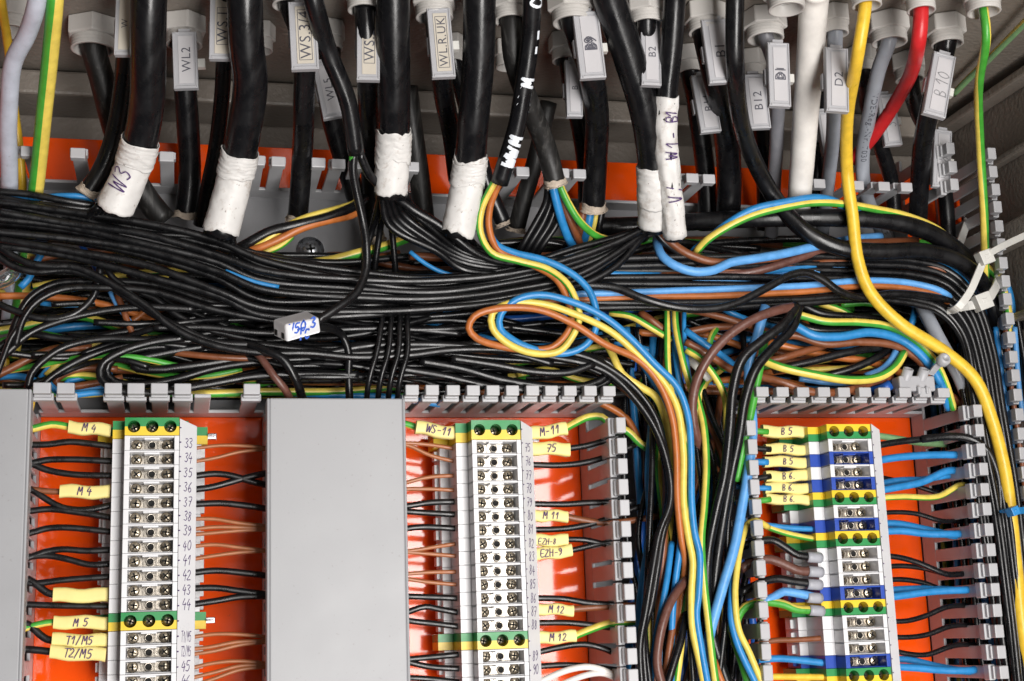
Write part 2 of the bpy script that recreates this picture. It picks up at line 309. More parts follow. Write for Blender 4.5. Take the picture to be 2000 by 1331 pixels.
# the front row of glands just above the picture, from which the thick cables come
# ------------------------------------------------------------------ terminal blocks
def body_box(mb, x0, x1, d0, d1, z0, z1, mi=0): mb.box(x0, x1, -d1 / 1000, -d0 / 1000, z0, z1, mi)
FW = 0.0112                                                  # half width of the raised front
def block_mesh(mb, p, mi=0):
    g = 0.00005; h = p / 2 - g
    body_box(mb, -.0208, .0208, 9, 24, -h, h, mi); body_box(mb, -.0165, .0150, 23.8, 42, -h, h, mi)
    body_box(mb, -.0225, .0225, 13, 19, -h * .7, h * .7, mi)
def white_block(name, x, z, p, m, label, group):
    t = empty(name, label, 'terminal block', (x, -0.007, z), group); h = p / 2 - .00005
    mb = MB(); block_mesh(mb, p); wl = .00075
    body_box(mb, -FW, FW, 41.8, 42.6, -h, h)
    for (a, b) in ((-FW, -FW + .0022), (FW - .0020, FW)): body_box(mb, a, b, 42, 52, -h, h)
    body_box(mb, -FW, FW, 42, 51.6, h - wl, h - .00003); body_box(mb, -FW, FW, 42, 50.8, -h + .00003, -h + wl * .55)
    body_box(mb, -.0032, .0032, 42.4, 50.2, h - wl * 1.9, h - wl + .0001)      # notched lip over the bar
    mb2 = MB(); mb2.v = [(v[0] + x, v[1], v[2] + z) for v in mb.v]; mb2.f, mb2.m, mb2.sm = mb.f, mb.m, mb.sm
    mb2.build('housing', m, t, bevel=.0002)
    hb = h - .00085
    mb = MB(); mb.box(x - .0086, x + .0086, -.0442, -.0426, z - hb, z + hb * .8); mb.box(x - .0030, x + .0030, -.0450, -.0441, z - hb * .75, z + hb * .75)
    mb.lathe((x, -.0449, z - .0002), (0, -1, 0), [(0, .0018), (.0012, .0018), (.0012, .0013), (.0003, .0013)], 16)
    mb.lathe((x, -.0453, z - .0002), (0, -1, 0), [(0, .00001), (0, .00132)], 12, 1)
    mb.build('current_bar', [M['metal'], M['hole']], t)
    for sx in (-1, 1): screw_head(Vector((x + sx * .0063, -.0441, z - .0001)), .00225, t)
    return t
def screw_head(c, r, parent, mt='screw', deep=.0014):
    mb = MB(); mb.lathe(c, (0, -1, 0), [(0, r), (deep * .75, r), (deep, r * .82), (deep, r * .0)], 18, 0)
    a = rnd.uniform(0, 1.5)
    for k in (0, 1):
        an = a + k * math.pi / 2; ax = Vector((math.cos(an), 0, math.sin(an)))
        mb.obox(c + Vector((0, -deep, 0)), ax * r * .62, Vector((0, .00006, 0)), ax.cross(Vector((0, 1, 0))) * r * .15, 1)
    return mb.build('screw', [M[mt], M['hole']], parent)
def earth_block(x, z, p, green_top, label, group):
    t = empty('earth_terminal', label, 'terminal block', (x, -0.007, z), group); h = p / 2 - .00012
    top = 0 if green_top else 1; mats = [M['blockgreen'], M['blockyellow']]
    for part, lo, hi, mi in (('upper_half', 0.00002, h, top), ('lower_half', -h, -.00002, 1 - top)):
        mb = MB()
        for (x0, x1, d0, d1) in ((-.0235, .0235, 9, 24), (-.0165, .0150, 23.8, 42), (-FW, FW, 41.8, 44)): mb.box(x + x0, x + x1, -d1 / 1000, -d0 / 1000, z + lo, z + hi)
        # front face with three half-round wells
        cw = 2 * FW / 3; R = min(.0026, h * .76); yf = -.0515; yb = -.0446
        for k in range(3):
            cx = x - FW + cw * (k + .5); s = 1 if lo > 0 else -1; vs = []; a0 = math.atan2(h, cw / 2)
            angs = sorted([math.pi * i / 14 for i in range(15)] + [a0, math.pi - a0]); n = len(angs) - 1
            for a in angs:
                ca, sa = math.cos(a), math.sin(a) * s
                q = max(abs(ca) / (cw / 2), abs(sa) / h); vs += [(cx + ca / q, yf, z + sa / q), (cx + ca * R, yf, z + sa * R), (cx + ca * R, yb, z + sa * R), (cx + ca / q, yb, z + sa / q)]
            fs = []
            for i in range(n):
                for j in range(2): fs.append((4 * i + j, 4 * i + j + 1, 4 * i + 5 + j, 4 * i + 4 + j))
                fs.append((4 * i, 4 * i + 4, 4 * i + 7, 4 * i + 3))
            mb.add(vs, fs)
        mb.build(part, mats[mi], t)
    for k in range(3): screw_head(Vector((x - FW + 2 * FW / 3 * (k + .5), -.0446, z)), min(.0023, h * .68), t, deep=.0022)
    mb = MB(); sgn = 1
    mb.box(x + sgn * .0234, x + sgn * .0275, -.022, -.018, z - .0013, z + .0013); mb.box(x + sgn * .0234, x + sgn * .0268, -.026, -.0222, z - .0004, z + .0004)
    mb.build('clamp_lug', M['steel'], t, bevel=.0003)
    return t
def col_z(u, rows):      # boundary rows in photo pixels on the front face -> z
    return [P(u, v, 52).z for v in rows]
def column(xc, u, bounds, kinds, labels, group, gtop):
    zs = col_z(u, bounds); proto = {}
    for i, (k, lab) in enumerate(zip(kinds, labels)):
        z0, z1 = zs[i], zs[i + 1]; z = (z0 + z1) / 2; p = z0 - z1
        if k == 'E': earth_block(xc, z, p, gtop(i), lab, group); continue
        key = (k, round(p, 5))
        if key in proto:
            src = proto[key]; o = link(src.copy()); o.location.z = z; o['label'] = lab
            for ch in list(src.children): c = link(ch.copy()); c.parent = o
        else: proto[key] = white_block('terminal_block', xc, z, p, M['block'] if k == 'W' else M['blockblue'], lab, group)
def spread(y0, y1, n): return [y0 + (y1 - y0) * i / n for i in range(n)]
num1 = ['33', '34', '35', '36', '37', '38', '39', '40', '41', '42', '43', '44']; num1b = ['T1/M5', 'T2/M5', '45', '46']
b1 = [815] + spread(851, 1195, 12) + [1195] + spread(1231, 1345, 4) + [1345]
XC1, XC2, XC3 = -0.0111, 0.1379, 0.3093
column(XC1, 290, b1, ['E'] + ['W'] * 12 + ['E'] + ['W'] * 4,
  ['green over yellow earth terminal on top of the column numbered 33 to 46'] + ['white screw terminal beside the handwritten number %s' % n for n in num1] + ['green over yellow earth terminal below the number 44 in the left column'] + ['white screw terminal beside the handwritten mark %s' % n for n in num1b],
  'terminals of the column numbered 33 to 46', lambda i: True)
num2 = [str(n) for n in range(75, 89)]; num2b = ['89', '90']
b2 = [820] + spread(859, 1234, 14) + [1234] + spread(1268, 1348, 3) + [1348]
column(XC2, 985, b2, ['E'] + ['W'] * 14 + ['E'] + ['W'] * 3,
  ['green over yellow earth terminal between the WS-11 and M-11 sleeves'] + ['white screw terminal with bright metal bar beside the number %s' % n for n in num2] + ['green over yellow earth terminal with bright screws below the number 88'] + ['white screw terminal with bright metal bar beside the number %s' % n for n in num2b] + ['white screw terminal cut by the bottom edge below the number 90'],
  'terminals of the column numbered 75 to 90', lambda i: True)
k3 = list('EWBWBEWBEWWWBEWWWBE'); o3 = {}
b3 = [828, 857, 882, 907, 932, 957, 986, 1012, 1037, 1067, 1093, 1119, 1145, 1172, 1202, 1228.5, 1254.5, 1280, 1306, 1337]
lab3 = ['topmost yellow over green earth terminal of the blue and white column', 'white terminal just above the topmost blue one', 'topmost blue terminal, fed by a single blue wire from the right', 'white terminal between the two uppermost blue ones', 'second blue terminal from the top, just above a yellow over green one',
 'yellow over green earth terminal between the second blue and a white terminal', 'lone white terminal just above the third blue one', 'third blue terminal from the top, right above an earth terminal', 'yellow over green earth terminal directly below the third blue one',
 'upper of the three white terminals wired with black and brown ferruled wires', 'middle of the three white terminals, fed by the brown ferruled wire', 'lowest of the three white terminals wired with ferruled wires', 'fourth blue terminal, fed by the light blue ferruled wire', 'yellow over green earth terminal fed by the green ferruled wire',
 'upper of the three white terminals near the bottom of the right column', 'middle white terminal near the bottom, fed by a thin brown wire', 'lowest white terminal of the right column, above the last blue one', 'lowest blue terminal of the right column', 'green over yellow earth terminal cut by the bottom edge in the right column']
column(XC3, 1660, b3, k3, lab3, 'terminals of the blue and white column', lambda i: i == 18)

# ------------------------------------------------------------------ handwriting: strokes laid on a surface
GLY = {'0': [[(.3, 1), (.08, .75), (.05, .3), (.25, 0), (.45, .25), (.48, .7), (.3, 1)]], '1': [[(.08, .62), (.34, 1), (.30, 0)]], '2': [[(.05, .78), (.25, 1), (.46, .78), (.3, .4), (.04, .03), (.5, .04)]],
 '3': [[(.06, .92), (.30, 1), (.44, .8), (.2, .55), (.46, .32), (.3, .02), (.03, .1)]], '4': [[(.26, 1), (.04, .42), (.5, .45)], [(.38, .68), (.32, -.05)]], '5': [[(.48, 1), (.16, .98), (.10, .58), (.36, .6), (.46, .3), (.26, .02), (.03, .08)]],
 '6': [[(.42, .98), (.14, .62), (.06, .2), (.26, 0), (.44, .22), (.28, .45), (.08, .28)]], '7': [[(.04, .98), (.48, .98), (.2, 0)], [(.12, .5), (.42, .5)]], '8': [[(.42, .85), (.22, 1), (.10, .78), (.42, .28), (.22, 0), (.06, .22), (.40, .68), (.42, .85)]],
 '9': [[(.44, .8), (.24, 1), (.06, .74), (.24, .52), (.44, .78), (.40, .3), (.15, 0)]], 'M': [[(.04, 0), (.14, .98), (.32, .4), (.52, 1), (.58, 0)]], 'T': [[(.02, .98), (.56, 1)], [(.3, .98), (.26, 0)]], 'W': [[(.02, 1), (.12, 0), (.3, .75), (.42, 0), (.62, 1)]],
 'S': [[(.46, .88), (.25, 1), (.08, .76), (.42, .34), (.26, 0), (.03, .12)]], 'E': [[(.45, .98), (.08, .96), (.06, .02), (.46, .04)], [(.08, .5), (.38, .52)]], 'Z': [[(.05, .96), (.48, .98), (.04, .03), (.5, .04)]], 'H': [[(.06, 1), (.05, 0)], [(.48, 1), (.46, 0)], [(.06, .5), (.47, .52)]],
 'B': [[(.08, 0), (.10, 1), (.40, .9), (.36, .6), (.10, .53), (.46, .35), (.38, .04), (.08, .02)]], '/': [[(.05, -.1), (.42, 1.1)]], '-': [[(.08, .45), (.42, .47)]], '.': [[(.08, .02), (.14, .06)]], ' ': [], 'L': [[(.08, 1), (.06, .02), (.44, .02)]], 'P': [[(.08, 0), (.1, 1), (.44, .9), (.4, .55), (.1, .5)]], 'V': [[(.02, 1), (.2, 0), (.46, 1)]], 'C': [[(.46, .86), (.24, 1), (.06, .5), (.22, .02), (.46, .12)]], 'D': [[(.08, 0), (.1, 1), (.42, .8), (.44, .25), (.08, 0)]]}
def smooth2(pl):
    q = [Vector((x, y, 0)) for x, y in pl]
    return q if len(q) < 3 else catmull(q, .06)
def write(mb, text, fn, h, pen=0.09, adv=None, slant=.12, jit=.05):
    """strokes of text, height h (m), centred on the origin of fn(x, y) -> point on the surface"""
    wd = [(.62 if c in 'MW' else .3 if c in '. ' else .5) + .14 for c in text]; tot = sum(wd); x = -tot / 2
    for c, cw in zip(text, wd):
        for pl in GLY.get(c, []):
            jx, jy, sc_ = rnd.uniform(-jit, jit), rnd.uniform(-jit, jit), rnd.uniform(.92, 1.08)
            pts = [Vector((x + jx + p.x * sc_ + slant * p.y, p.y * sc_ - .5 + jy, 0)) for p in smooth2(pl)]
            L = []; 
            for i, p in enumerate(pts):
                t = pts[min(i + 1, len(pts) - 1)] - pts[max(i - 1, 0)]; t = t.normalized() if t.length > 1e-6 else Vector((1, 0, 0))
                ww = pen * rnd.uniform(.8, 1.15) / 2; n = Vector((-t.y, t.x, 0)) * ww
                if i == 0: p = p - t * ww
                if i == len(pts) - 1: p = p + t * ww
                L += [fn((p.x + n.x) * h, (p.y + n.y) * h), fn((p.x - n.x) * h, (p.y - n.y) * h)]
            mb.add(L, [(2 * i, 2 * i + 1, 2 * i + 3, 2 * i + 2) for i in range(len(pts) - 1)])
        x += cw
def plane_fn(c, ex, ey, en, off=.00012):
    c = Vector(c) + Vector(en) * off; ex, ey = Vector(ex), Vector(ey)
    return lambda x, y: c + ex * x + ey * y
def printed(mb, text, fn, h, spacing=1.0):
    cu = bpy.data.curves.new('txt', 'FONT'); cu.body = text; cu.size = 1; cu.space_character = spacing; cu.align_x = 'CENTER'; cu.resolution_u = 3
    o = bpy.data.objects.new('txt', cu); link(o); dg = bpy.context.evaluated_depsgraph_get(); me = bpy.data.meshes.new_from_object(o.evaluated_get(dg))
    mb.add([fn(v.co.x * h, (v.co.y - .34) * h) for v in me.vertices], [tuple(p.vertices) for p in me.polygons])
    bpy.data.objects.remove(o); bpy.data.curves.remove(cu); bpy.data.meshes.remove(me)

# marker strips: tilted faces beside the blocks, with the numbers
def strip(xc, u, ytop, ybot, rows, label, w=.0072, dd=8.0, hnum=.0040):
    x0 = xc + FW + .0002; x1 = x0 + w; z0, z1 = P(u, ytop, 52).z, P(u, ybot, 52).z
    t = empty('marker_strip', label, 'marker strip', (x0, -.045, (z0 + z1) / 2), 'marker strips of the terminals')
    mb = MB(); a, b2_ = -.0525, -(.0525 - dd / 1000)
    vs = []
    for z in (z0, z1):
        zz_ = z - (.0022 if z == z0 else 0)
        vs += [(x0, a, z), (x1, b2_, zz_), (x1, b2_ + .004, zz_), (x0, a + .009, z)]
    mb.add(vs, [(0, 1, 5, 4), (1, 2, 6, 5), (2, 3, 7, 6), (3, 0, 4, 7), (0, 3, 2, 1), (4, 5, 6, 7)]); sb = mb.build('strip_body', M['block'], t, bevel=.0002)
    ex = Vector((x1 - x0, b2_ - a, 0)); wl = ex.length; ex.normalize(); en = Vector((0, 0, 1)).cross(ex); en = -en if en.y > 0 else en
    mb = MB()
    for txt, v in rows:
        z = P(u, v, 50).z; c = Vector((x0, a, z)) + ex * wl * .5
        f = min(1, .0062 / (hnum * sum((.62 if q in 'MW' else .5) + .14 for q in txt)))
        sq = (lambda f: (lambda fn: (lambda x, y: fn(x * f, y))))(f)
        write(mb, txt, sq(plane_fn(c, ex, (0, 0, 1), en)), hnum, .085)
    zt = z0 - .004
    while zt > z1:
        c = Vector((x0, a, zt)); mb.add([plane_fn(c, ex, (0, 0, 1), en)(*q) for q in ((-.0001, -.0003), (.0009, -.0001), (.0009, .0003), (-.0001, .0003))], [(0, 1, 2, 3)]); zt -= .0062
    mb.build('lettering', M['ink'], sb)
rows1 = [(n, 865 + 28.7 * i) for i, n in enumerate(num1)] + [(n, 1244 + 28.6 * i) for i, n in enumerate(['T1/M5', 'T2/M5', '45', '46'])]
strip(XC1, 362, 818, 1346, rows1, 'white strip with purple handwritten numbers 33 to 46 beside the left terminals')
rows2 = [(n, 873 + 26.8 * i) for i, n in enumerate(num2)] + [('89', 1282), ('90', 1309)]
strip(XC2, 1030, 822, 1348, rows2, 'white tilted strip with handwritten numbers 75 to 90 beside the middle terminals')
strip(XC3, 1710, 828, 1340, [], 'plain white strip edge beside the blue and white terminals', w=.0070, dd=5.5)
# yellow marker sleeves
def sleeve(u0, u1, v, hpx, text, label, d=36, tilt=0.0, group='yellow handwritten marker sleeves'):
    a, b_ = P(u0, v - tilt / 2, d), P(u1, v + tilt / 2, d); c = (a + b_) / 2; ex = (b_ - a).normalized(); hx = (b_ - a).length / 2
    ey = Vector((0, -1, 0)).cross(ex) * -1; ey = ey if ey.z > 0 else -ey; en = Vector((0, -1, 0)); hy = hpx * px2m(c) / 2
    t = empty('marker_sleeve', label, 'wire marker', c, group)
    mb = MB(); n = 10; pr = []
    for k in range(4 * n):                                    # flattened tube, slightly pinched
        an = 2 * math.pi * k / (4 * n); s, q = math.sin(an), math.cos(an); e = .55
        pr.append((math.copysign(abs(q) ** e, q) * hy, math.copysign(abs(s) ** e, s) * .0022))
    st = 9; vs = []
    for j in range(st + 1):
        x = -hx + 2 * hx * j / st; sag = .0004 * math.sin(j * .9 + v); k = 1 + .03 * math.sin(j * 1.7 + u0)
        for (y_, n_) in pr: vs.append(c + ex * x + ey * (y_ * k + sag) + en * n_)
    m4 = 4 * n; fs = [(j * m4 + i, j * m4 + (i + 1) % m4, (j + 1) * m4 + (i + 1) % m4, (j + 1) * m4 + i) for j in range(st) for i in range(m4)]
    mb.add(vs, fs, 0, True); mb.add(vs[:m4], [tuple(range(m4))]); mb.add(vs[-m4:], [tuple(range(m4))])
    sb = mb.build('sleeve_body', M['marker'], t)
    if text:
        mb = MB(); sh = Vector((0, 0, 0)); hh = hy * 1.18
        if text[0] == '_': text = text[1:]; sh = -ey * hy * .25 - ex * hx * .1; hh = hy * .95
        if text.startswith('EZ'): sh = sh - ex * hx * .12
        write(mb, text, plane_fn(c + en * .00235 + sh, ex, ey, en, .00045), hh, .11, jit=.04)
        mb.build('lettering', M['ink'], sb)
for a in [(134, 217, 838, 25, 'M 4', 'yellow sleeve reading M 4 on the green and yellow wire, topmost left', 36, 6), (117, 215, 961, 26, 'M 4', 'yellow sleeve reading M 4 on a brown wire beside number 36', 36, 2), (104, 213, 1163, 28, '', 'blank yellow sleeve on a black wire beside number 43', 36, 0),
 (105, 213, 1216, 26, 'M 5', 'yellow sleeve reading M 5 beside the lower earth terminal', 36, 2), (102, 210, 1251, 26, 'T1/M5', 'yellow sleeve reading T1/M5', 37, 2), (98, 207, 1277, 27, 'T2/M5', 'yellow sleeve reading T2/M5, lowest on the left', 38, 5),
 (812, 898, 842, 26, 'WS-11', 'yellow sleeve reading WS-11 beside the middle terminals', 38, 14), (1036, 1106, 843, 26, 'M-11', 'yellow sleeve reading M-11 right of the top earth terminal', 40, -10), (1036, 1112, 877, 26, '75', 'yellow sleeve marked 75 on a black wire', 40, 2),
 (1040, 1108, 1008, 23, 'M 11', 'yellow sleeve reading M 11 on a brown wire beside number 80', 40, 2), (1040, 1108, 1056, 24, '_EZH-8', 'yellow sleeve reading EZH-8 with small black writing', 40, 0), (1042, 1116, 1080, 24, 'EZH-9', 'yellow sleeve reading EZH-9 below the EZH-8 one', 41, -8),
 (1048, 1119, 1191, 22, 'M 12', 'yellow sleeve reading M 12 on a brown wire beside number 87', 40, 3), (1050, 1124, 1245, 24, 'M 12', 'yellow sleeve reading M 12 on a green and yellow wire', 40, -4),
 (1488, 1577, 844, 23, 'B 5', 'topmost yellow sleeve reading B 5, on the green wire', 36, 3), (1493, 1578, 878, 21, 'B 5', 'yellow sleeve reading B 5, middle one of three', 36, 3), (1491, 1578, 903, 21, 'B 5', 'yellow sleeve reading B 5, lowest of three', 36, 3), (1494, 1579, 931, 22, 'B 6.', 'topmost yellow sleeve reading B 6', 36, -3), (1492, 1579, 954, 21, 'B 6.', 'middle yellow sleeve reading B 6', 36, 2), (1494, 1581, 976, 20, 'B 6.', 'lowest yellow sleeve reading B 6', 36, 3)]: sleeve(*a)
# ------------------------------------------------------------------ thick cables
def top(u, d):                       # point on the ceiling at photo column u (measured at the top edge), d mm in front of the plate
    p = P(u, -20, d); p.z = ZC - .0005; return p
def gp(u): c = GP[u]; return [Vector((c.x, c.y, ZC - .002)), Vector((c.x, c.y, ZC - .011))]
def ragged(mb, fr, r, j0, j1, amp, sides=36, thick=.0004, cut0=0.0, cut1=0.0, mi=0, wr=.0003, flare=0.0):
    """a sleeve of tape round a swept cable between path fractions j0 and j1, with uneven ends"""
    n = len(fr); rows = 26; vs = []; sd = rnd.random() * 90
    def at(q):
        q = max(0, min(n - 1.001, q)); i = int(q); f = q - i; A, B = fr[i], fr[min(i + 1, n - 1)]
        return [A[k].lerp(B[k], f) for k in range(4)]
    for j in range(rows + 1):
        for i in range(sides):
            an = 2 * math.pi * i / sides; e0 = amp * (noise.noise(Vector((math.cos(an) * .7 + sd, math.sin(an) * .7, 3))) + .3 * noise.noise(Vector((math.cos(an) * 3 + sd, math.sin(an) * 3, 5)))) + cut0 * math.sin(an); e1 = amp * (noise.noise(Vector((math.cos(an) * .8 + sd, math.sin(an) * .8, 9))) + .35 * noise.noise(Vector((math.cos(an) * 3.4 + sd, math.sin(an) * 3.4, 7)))) + cut1 * math.sin(an)
            q0, q1 = (j0 + e0) * (n - 1), (j1 + e1) * (n - 1); p, t, a, b = at(q0 + (q1 - q0) * j / rows)
            w_ = wr * .95 * (noise.noise(Vector((math.cos(an) * 2 + sd, math.sin(an) * 2, j * .34))) + .7 * noise.noise(Vector((math.cos(an) * 3.5, math.sin(an) * 3.5 + sd, j * .9))))
            vs.append(p + (a * math.cos(an) + b * math.sin(an)) * (r + thick + w_ + flare * (j / rows) ** 3))
    mb.add(vs, [(j * sides + i, (j + 1) * sides + i, (j + 1) * sides + (i + 1) % sides, j * sides + (i + 1) % sides) for j in range(rows) for i in range(sides)], mi, True)
def solid(o, th=.0003):
    m = o.modifiers.new('thickness', 'SOLIDIFY'); m.thickness = th; m.offset = 1
def on_tube(fr, r, q, ang0):         # surface mapping: x along the cable (down), y around it
    n = len(fr)
    def fn(x, y):
        L = (fr[-1][0] - fr[0][0]).length; qq = max(0, min(n - 1.001, (q + x / L) * (n - 1))); i = int(qq); f = qq - i
        p, t, a, b = [fr[i][k].lerp(fr[i + 1][k], f) for k in range(4)]; an = ang0 + y / r
        return p + (a * math.cos(an) + b * math.sin(an)) * r
    return fn
def cable(label, pts, w, m='cable', tape=None, writing=None, torn=None, sides=24, group=None, name='power_cable', **k):
    if isinstance(pts[0], Vector) and abs(pts[0].z - (ZC - .002)) < 1e-6:     # from a gland: leave it straight down, then ease towards the duct
        q = [p for p in pts if not isinstance(p, Vector)]; dg = -pts[0].y * 1000; v0 = 60; n = min(len(q), 4); vl, dl = q[n - 1][1], q[n - 1][2]
        for i in range(n - 1):
            f = max(0, min(1, (q[i][1] - v0) / (vl - v0))); f = f * f * (3 - 2 * f) * .6 + f * .4; q[i] = (q[i][0], q[i][1], dg + (dl - dg) * f)
        pts = [p for p in pts if isinstance(p, Vector)] + q
    t = empty(name, label, 'cable', resolve(pts)[-1], group)
    mb = MB(); fr, r = tube(mb, pts, w, sides, step=.003, wob=.0004, **k); mb.build('sheath', M[m] if not isinstance(m, list) else m, t)
    if tape:
        mb = MB(); ragged(mb, fr, r, *tape[:2], tape[2] if len(tape) > 2 else .02, **(tape[3] if len(tape) > 3 else {})); host = mb.build('tape_wrap', M['tape'], t); solid(host)
        if len(tape) > 4:                                      # a second, overlapping turn
            mb = MB(); ragged(mb, fr, r, *tape[4], thick=.0009, wr=.0004); solid(mb.build('tape_wrap', M['tape'], t))
    else: host = t.children[0] if t.children else [o for o in sc.objects if o.parent == t][0]
    if torn:
        mb = MB(); ragged(mb, fr, r, .975, 1.008, .02, thick=.0002, wr=.0004, flare=torn); solid(mb.build('torn_end', M['torn'], t))
    if writing:
        for (txt, q, ang, h, pen, mt, kind) in writing:
            mb = MB(); rr = r + (.0013 if tape else .00012); f0 = on_tube(fr, rr, q, ang)
            if kind == 'print': printed(mb, txt, lambda x, y: f0(x, -y), h, 1.15)
            else: write(mb, txt, (lambda x, y: f0(-x, y)) if kind == 'along' else (lambda x, y: f0(-y, x)), h, pen, jit=.12)
            mb.build('lettering', M[mt], host)
    return t, fr, r
gt = 'thick black cables from the top edge'
cable('thick black cable ending in white tape marked W3 at the left', [top(296, 134), (291, -10, 129), (289, 100, 115), (288, 190, 101), (277, 262, 88), (257, 335, 76), (220, 416, 68)], 68, tape=(.72, .985, .02, dict(flare=.0005), (.71, .80, .015)), writing=[('W3', .86, .2, .0080, .07, 'ink', 'along')], sides=28)
cable('thick black cable ending in white tape just right of the W3 one', [top(470, 134), (478, -10, 129), (482, 90, 116), (488, 160, 105), (479, 240, 92), (460, 340, 75), (429, 462, 64)], 68, tape=(.69, .985, .02, dict(flare=.0003), (.68, .78, .02)), sides=28)
cable('thick black cable with ragged white tape left of centre', [top(760, 134), (766, -10, 129), (768, 100, 115), (770, 200, 100), (768, 290, 84), (763, 388, 73)], 64, tape=(.72, .985, .05, {}, (.70, .86, .07)), sides=28)
cable('thick black cable with long dirty torn white tape at the centre', [top(938, 134), (936, -10, 129), (934, 110, 114), (925, 230, 97), (916, 330, 80), (893, 462, 67)], 62, tape=(.68, .985, .03, dict(flare=.0003), (.70, .80, .03)), sides=28)
cable('thick black cable sloping right into white tape, centre right', [top(1180, 136), (1188, -10, 131), (1225, 100, 117), (1258, 210, 102), (1273, 300, 88), (1277, 380, 76), (1277, 445, 64)], 62, tape=(.75, .985, .01, {}, (.745, .90, .012)), sides=28)
cable('black cable with long white tape full of purple scribbles', [top(1323, 140), (1319, -10, 134), (1312, 90, 122), (1303, 180, 110), (1302, 300, 94), (1313, 400, 80), (1318, 466, 70)], 43, tape=(.42, .99, .012, dict(wr=.0007)), writing=[('W1 - B1', .56, -.1, .0055, .09, 'ink', 'along'), ('V/', .80, .2, .0060, .1, 'ink', 'along')])
cable('slanting black cable stripped to black and green yellow cores', [top(600, 140), (611, -10, 134), (640, 100, 116), (680, 200, 103), (697, 300, 90)], 40, taper=.85)
cable('black cable with white paint marks scrawled along it', [top(1043, 140), (1040, -10, 134), (1036, 70, 122), (1022, 170, 109), (1008, 250, 98), (975, 358, 82)], 36, writing=[('C2', .12, -.35, .0060, .2, 'paint', 'along'), ('- -', .30, -.55, .006, .22, 'paint', 'along'), ('///M', .55, -.45, .0062, .22, 'paint', 'along'), ('WWM', .83, -.15, .0062, .26, 'paint', 'along')])
cable('dusty black cable stripped to blue, brown and green cores', gp(998) + [(1004, 110, 94), (1035, 210, 84), (1066, 290, 76), (1086, 362, 68)], 42, m='dusty', torn=.0006)
cable('black cable carrying the smudged B tag, torn open at its end', gp(1118) + [(1150, 130, 90), (1166, 220, 74), (1164, 310, 56), (1158, 408, 38)], 48, torn=.0012)
cable('thin black cable behind the smudged B tag', gp(1106) + [(1115, 180, 56), (1133, 260, 48), (1143, 330, 40), (1145, 420, 26)], 32)
cable('black cable carrying the B1 tag, left of the slim curving one', gp(1378) + [(1396, 140, 88), (1416, 240, 70), (1424, 330, 52), (1422, 425, 34)], 50)
cable('slim black cable curving right into the horizontal bundle', [top(1434, 140), (1435, -10, 142), (1436, 120, 130), (1444, 220, 104), (1474, 315, 72), (1515, 390, 60), (1570, 450, 62), (1640, 484, 64), (1720, 492, 64), (1800, 491, 63), (1870, 510, 60), (1922, 560, 52), (1955, 650, 42), (1980, 800, 30)], 33)
cable('black cable sweeping right across behind the white tape', [(1120, 442, 22), (1200, 442, 28), (1300, 438, 34), (1400, 430, 44), (1500, 427, 54), (1650, 427, 60), (1740, 433, 61), (1815, 455, 58), (1870, 490, 52), (1915, 545, 40), (1945, 640, 32), (1960, 780, 26)], 35)
cable('thick white cable coming straight down at the right', [top(1594, 140), (1590, -10, 134), (1583, 100, 112), (1572, 250, 84), (1560, 412, 52)], 57, m='white', taper=.84)
cable('yellow cable winding down the right side over all others', gp(1692)[:1] + [(1690, 10, 128), (1678, 90, 112), (1655, 225, 92), (1654, 330, 78), (1664, 420, 70), (1675, 505, 67), (1700, 570, 66), (1756, 630, 66), (1850, 690, 64), (1905, 742, 62), (1938, 820, 60), (1962, 920, 58), (1976, 1020, 56), (1985, 1110, 56), (1996, 1220, 56), (2015, 1350, 56)], 23, m='yellow', taper=1.12)
cable('grey cable with small black printing, right of the yellow one', gp(1736) + [(1718, 130, 94), (1698, 225, 76), (1685, 310, 58), (1690, 375, 40), (1730, 470, 24), (1788, 575, 40), (1832, 660, 52), (1876, 740, 50), (1896, 810, 36), (1906, 900, 22), (1912, 1040, 20), (1925, 1340, 20)], 27, m='grey', writing=[('VDE-Reg.-Nr. 7030', .155, .55, .0042, 1, 'print', 'print'), ('CE', .33, .25, .0042, 1, 'print', 'print'), ('90 7', .62, .1, .0042, 1, 'print', 'print')])
cable('red cable bending left behind the grey one', gp(1798) + [(1796, 70, 110), (1776, 150, 90), (1742, 212, 78), (1704, 266, 64), (1664, 312, 44)], 28, m='red')
cable('black cable carrying the handwritten B 10 tag', gp(1848) + [(1828, 160, 84), (1806, 260, 66), (1796, 350, 48), (1792, 455, 26)], 38)
cable('green and yellow earth cable hanging down the far right', gp(1920) + [(1926, 70, 120), (1914, 150, 106), (1912, 220, 96), (1917, 310, 84), (1922, 400, 72), (1924, 500, 56), (1926, 600, 40)], 17, m=[M['lemon'], M['green']], stripe=1.1, twist=-2.6, sides=18, name='earth_cable')
cable('pale green and yellow wire crossing the upper right corner', [PZ(2130, -86, .2640), PZ(2030, 14, .2645), PZ(1985, 60, .2650), PZ(1930, 116, .2655), PZ(1890, 156, .2655), PZ(1862, 184, .2650)], 14, m=[M['lemon'], M['palegreen']], stripe=.6, sides=14, name='earth_cable', twist=1.5)
cable('mid grey cable carrying the D2 tag', gp(1630) + [(1629, 150, 88), (1628, 250, 68), (1618, 350, 48), (1606, 455, 22)], 28, m='grey')
cable('mid grey cable carrying the smudged D tag', gp(1494) + [(1518, 150, 84), (1517, 260, 66), (1512, 360, 46), (1506, 470, 22)], 28, m='midgrey')
cable('black cable under the B12 tag beside the grey D cable', gp(1468) + [(1482, 210, 46), (1492, 290, 40), (1496, 360, 32), (1496, 450, 18)], 36)
cable('black cable hanging from a shaded gland, with the B11 tag', gp(1348) + [(1360, 210, 46), (1372, 290, 40), (1380, 360, 32), (1383, 450, 18)], 38)
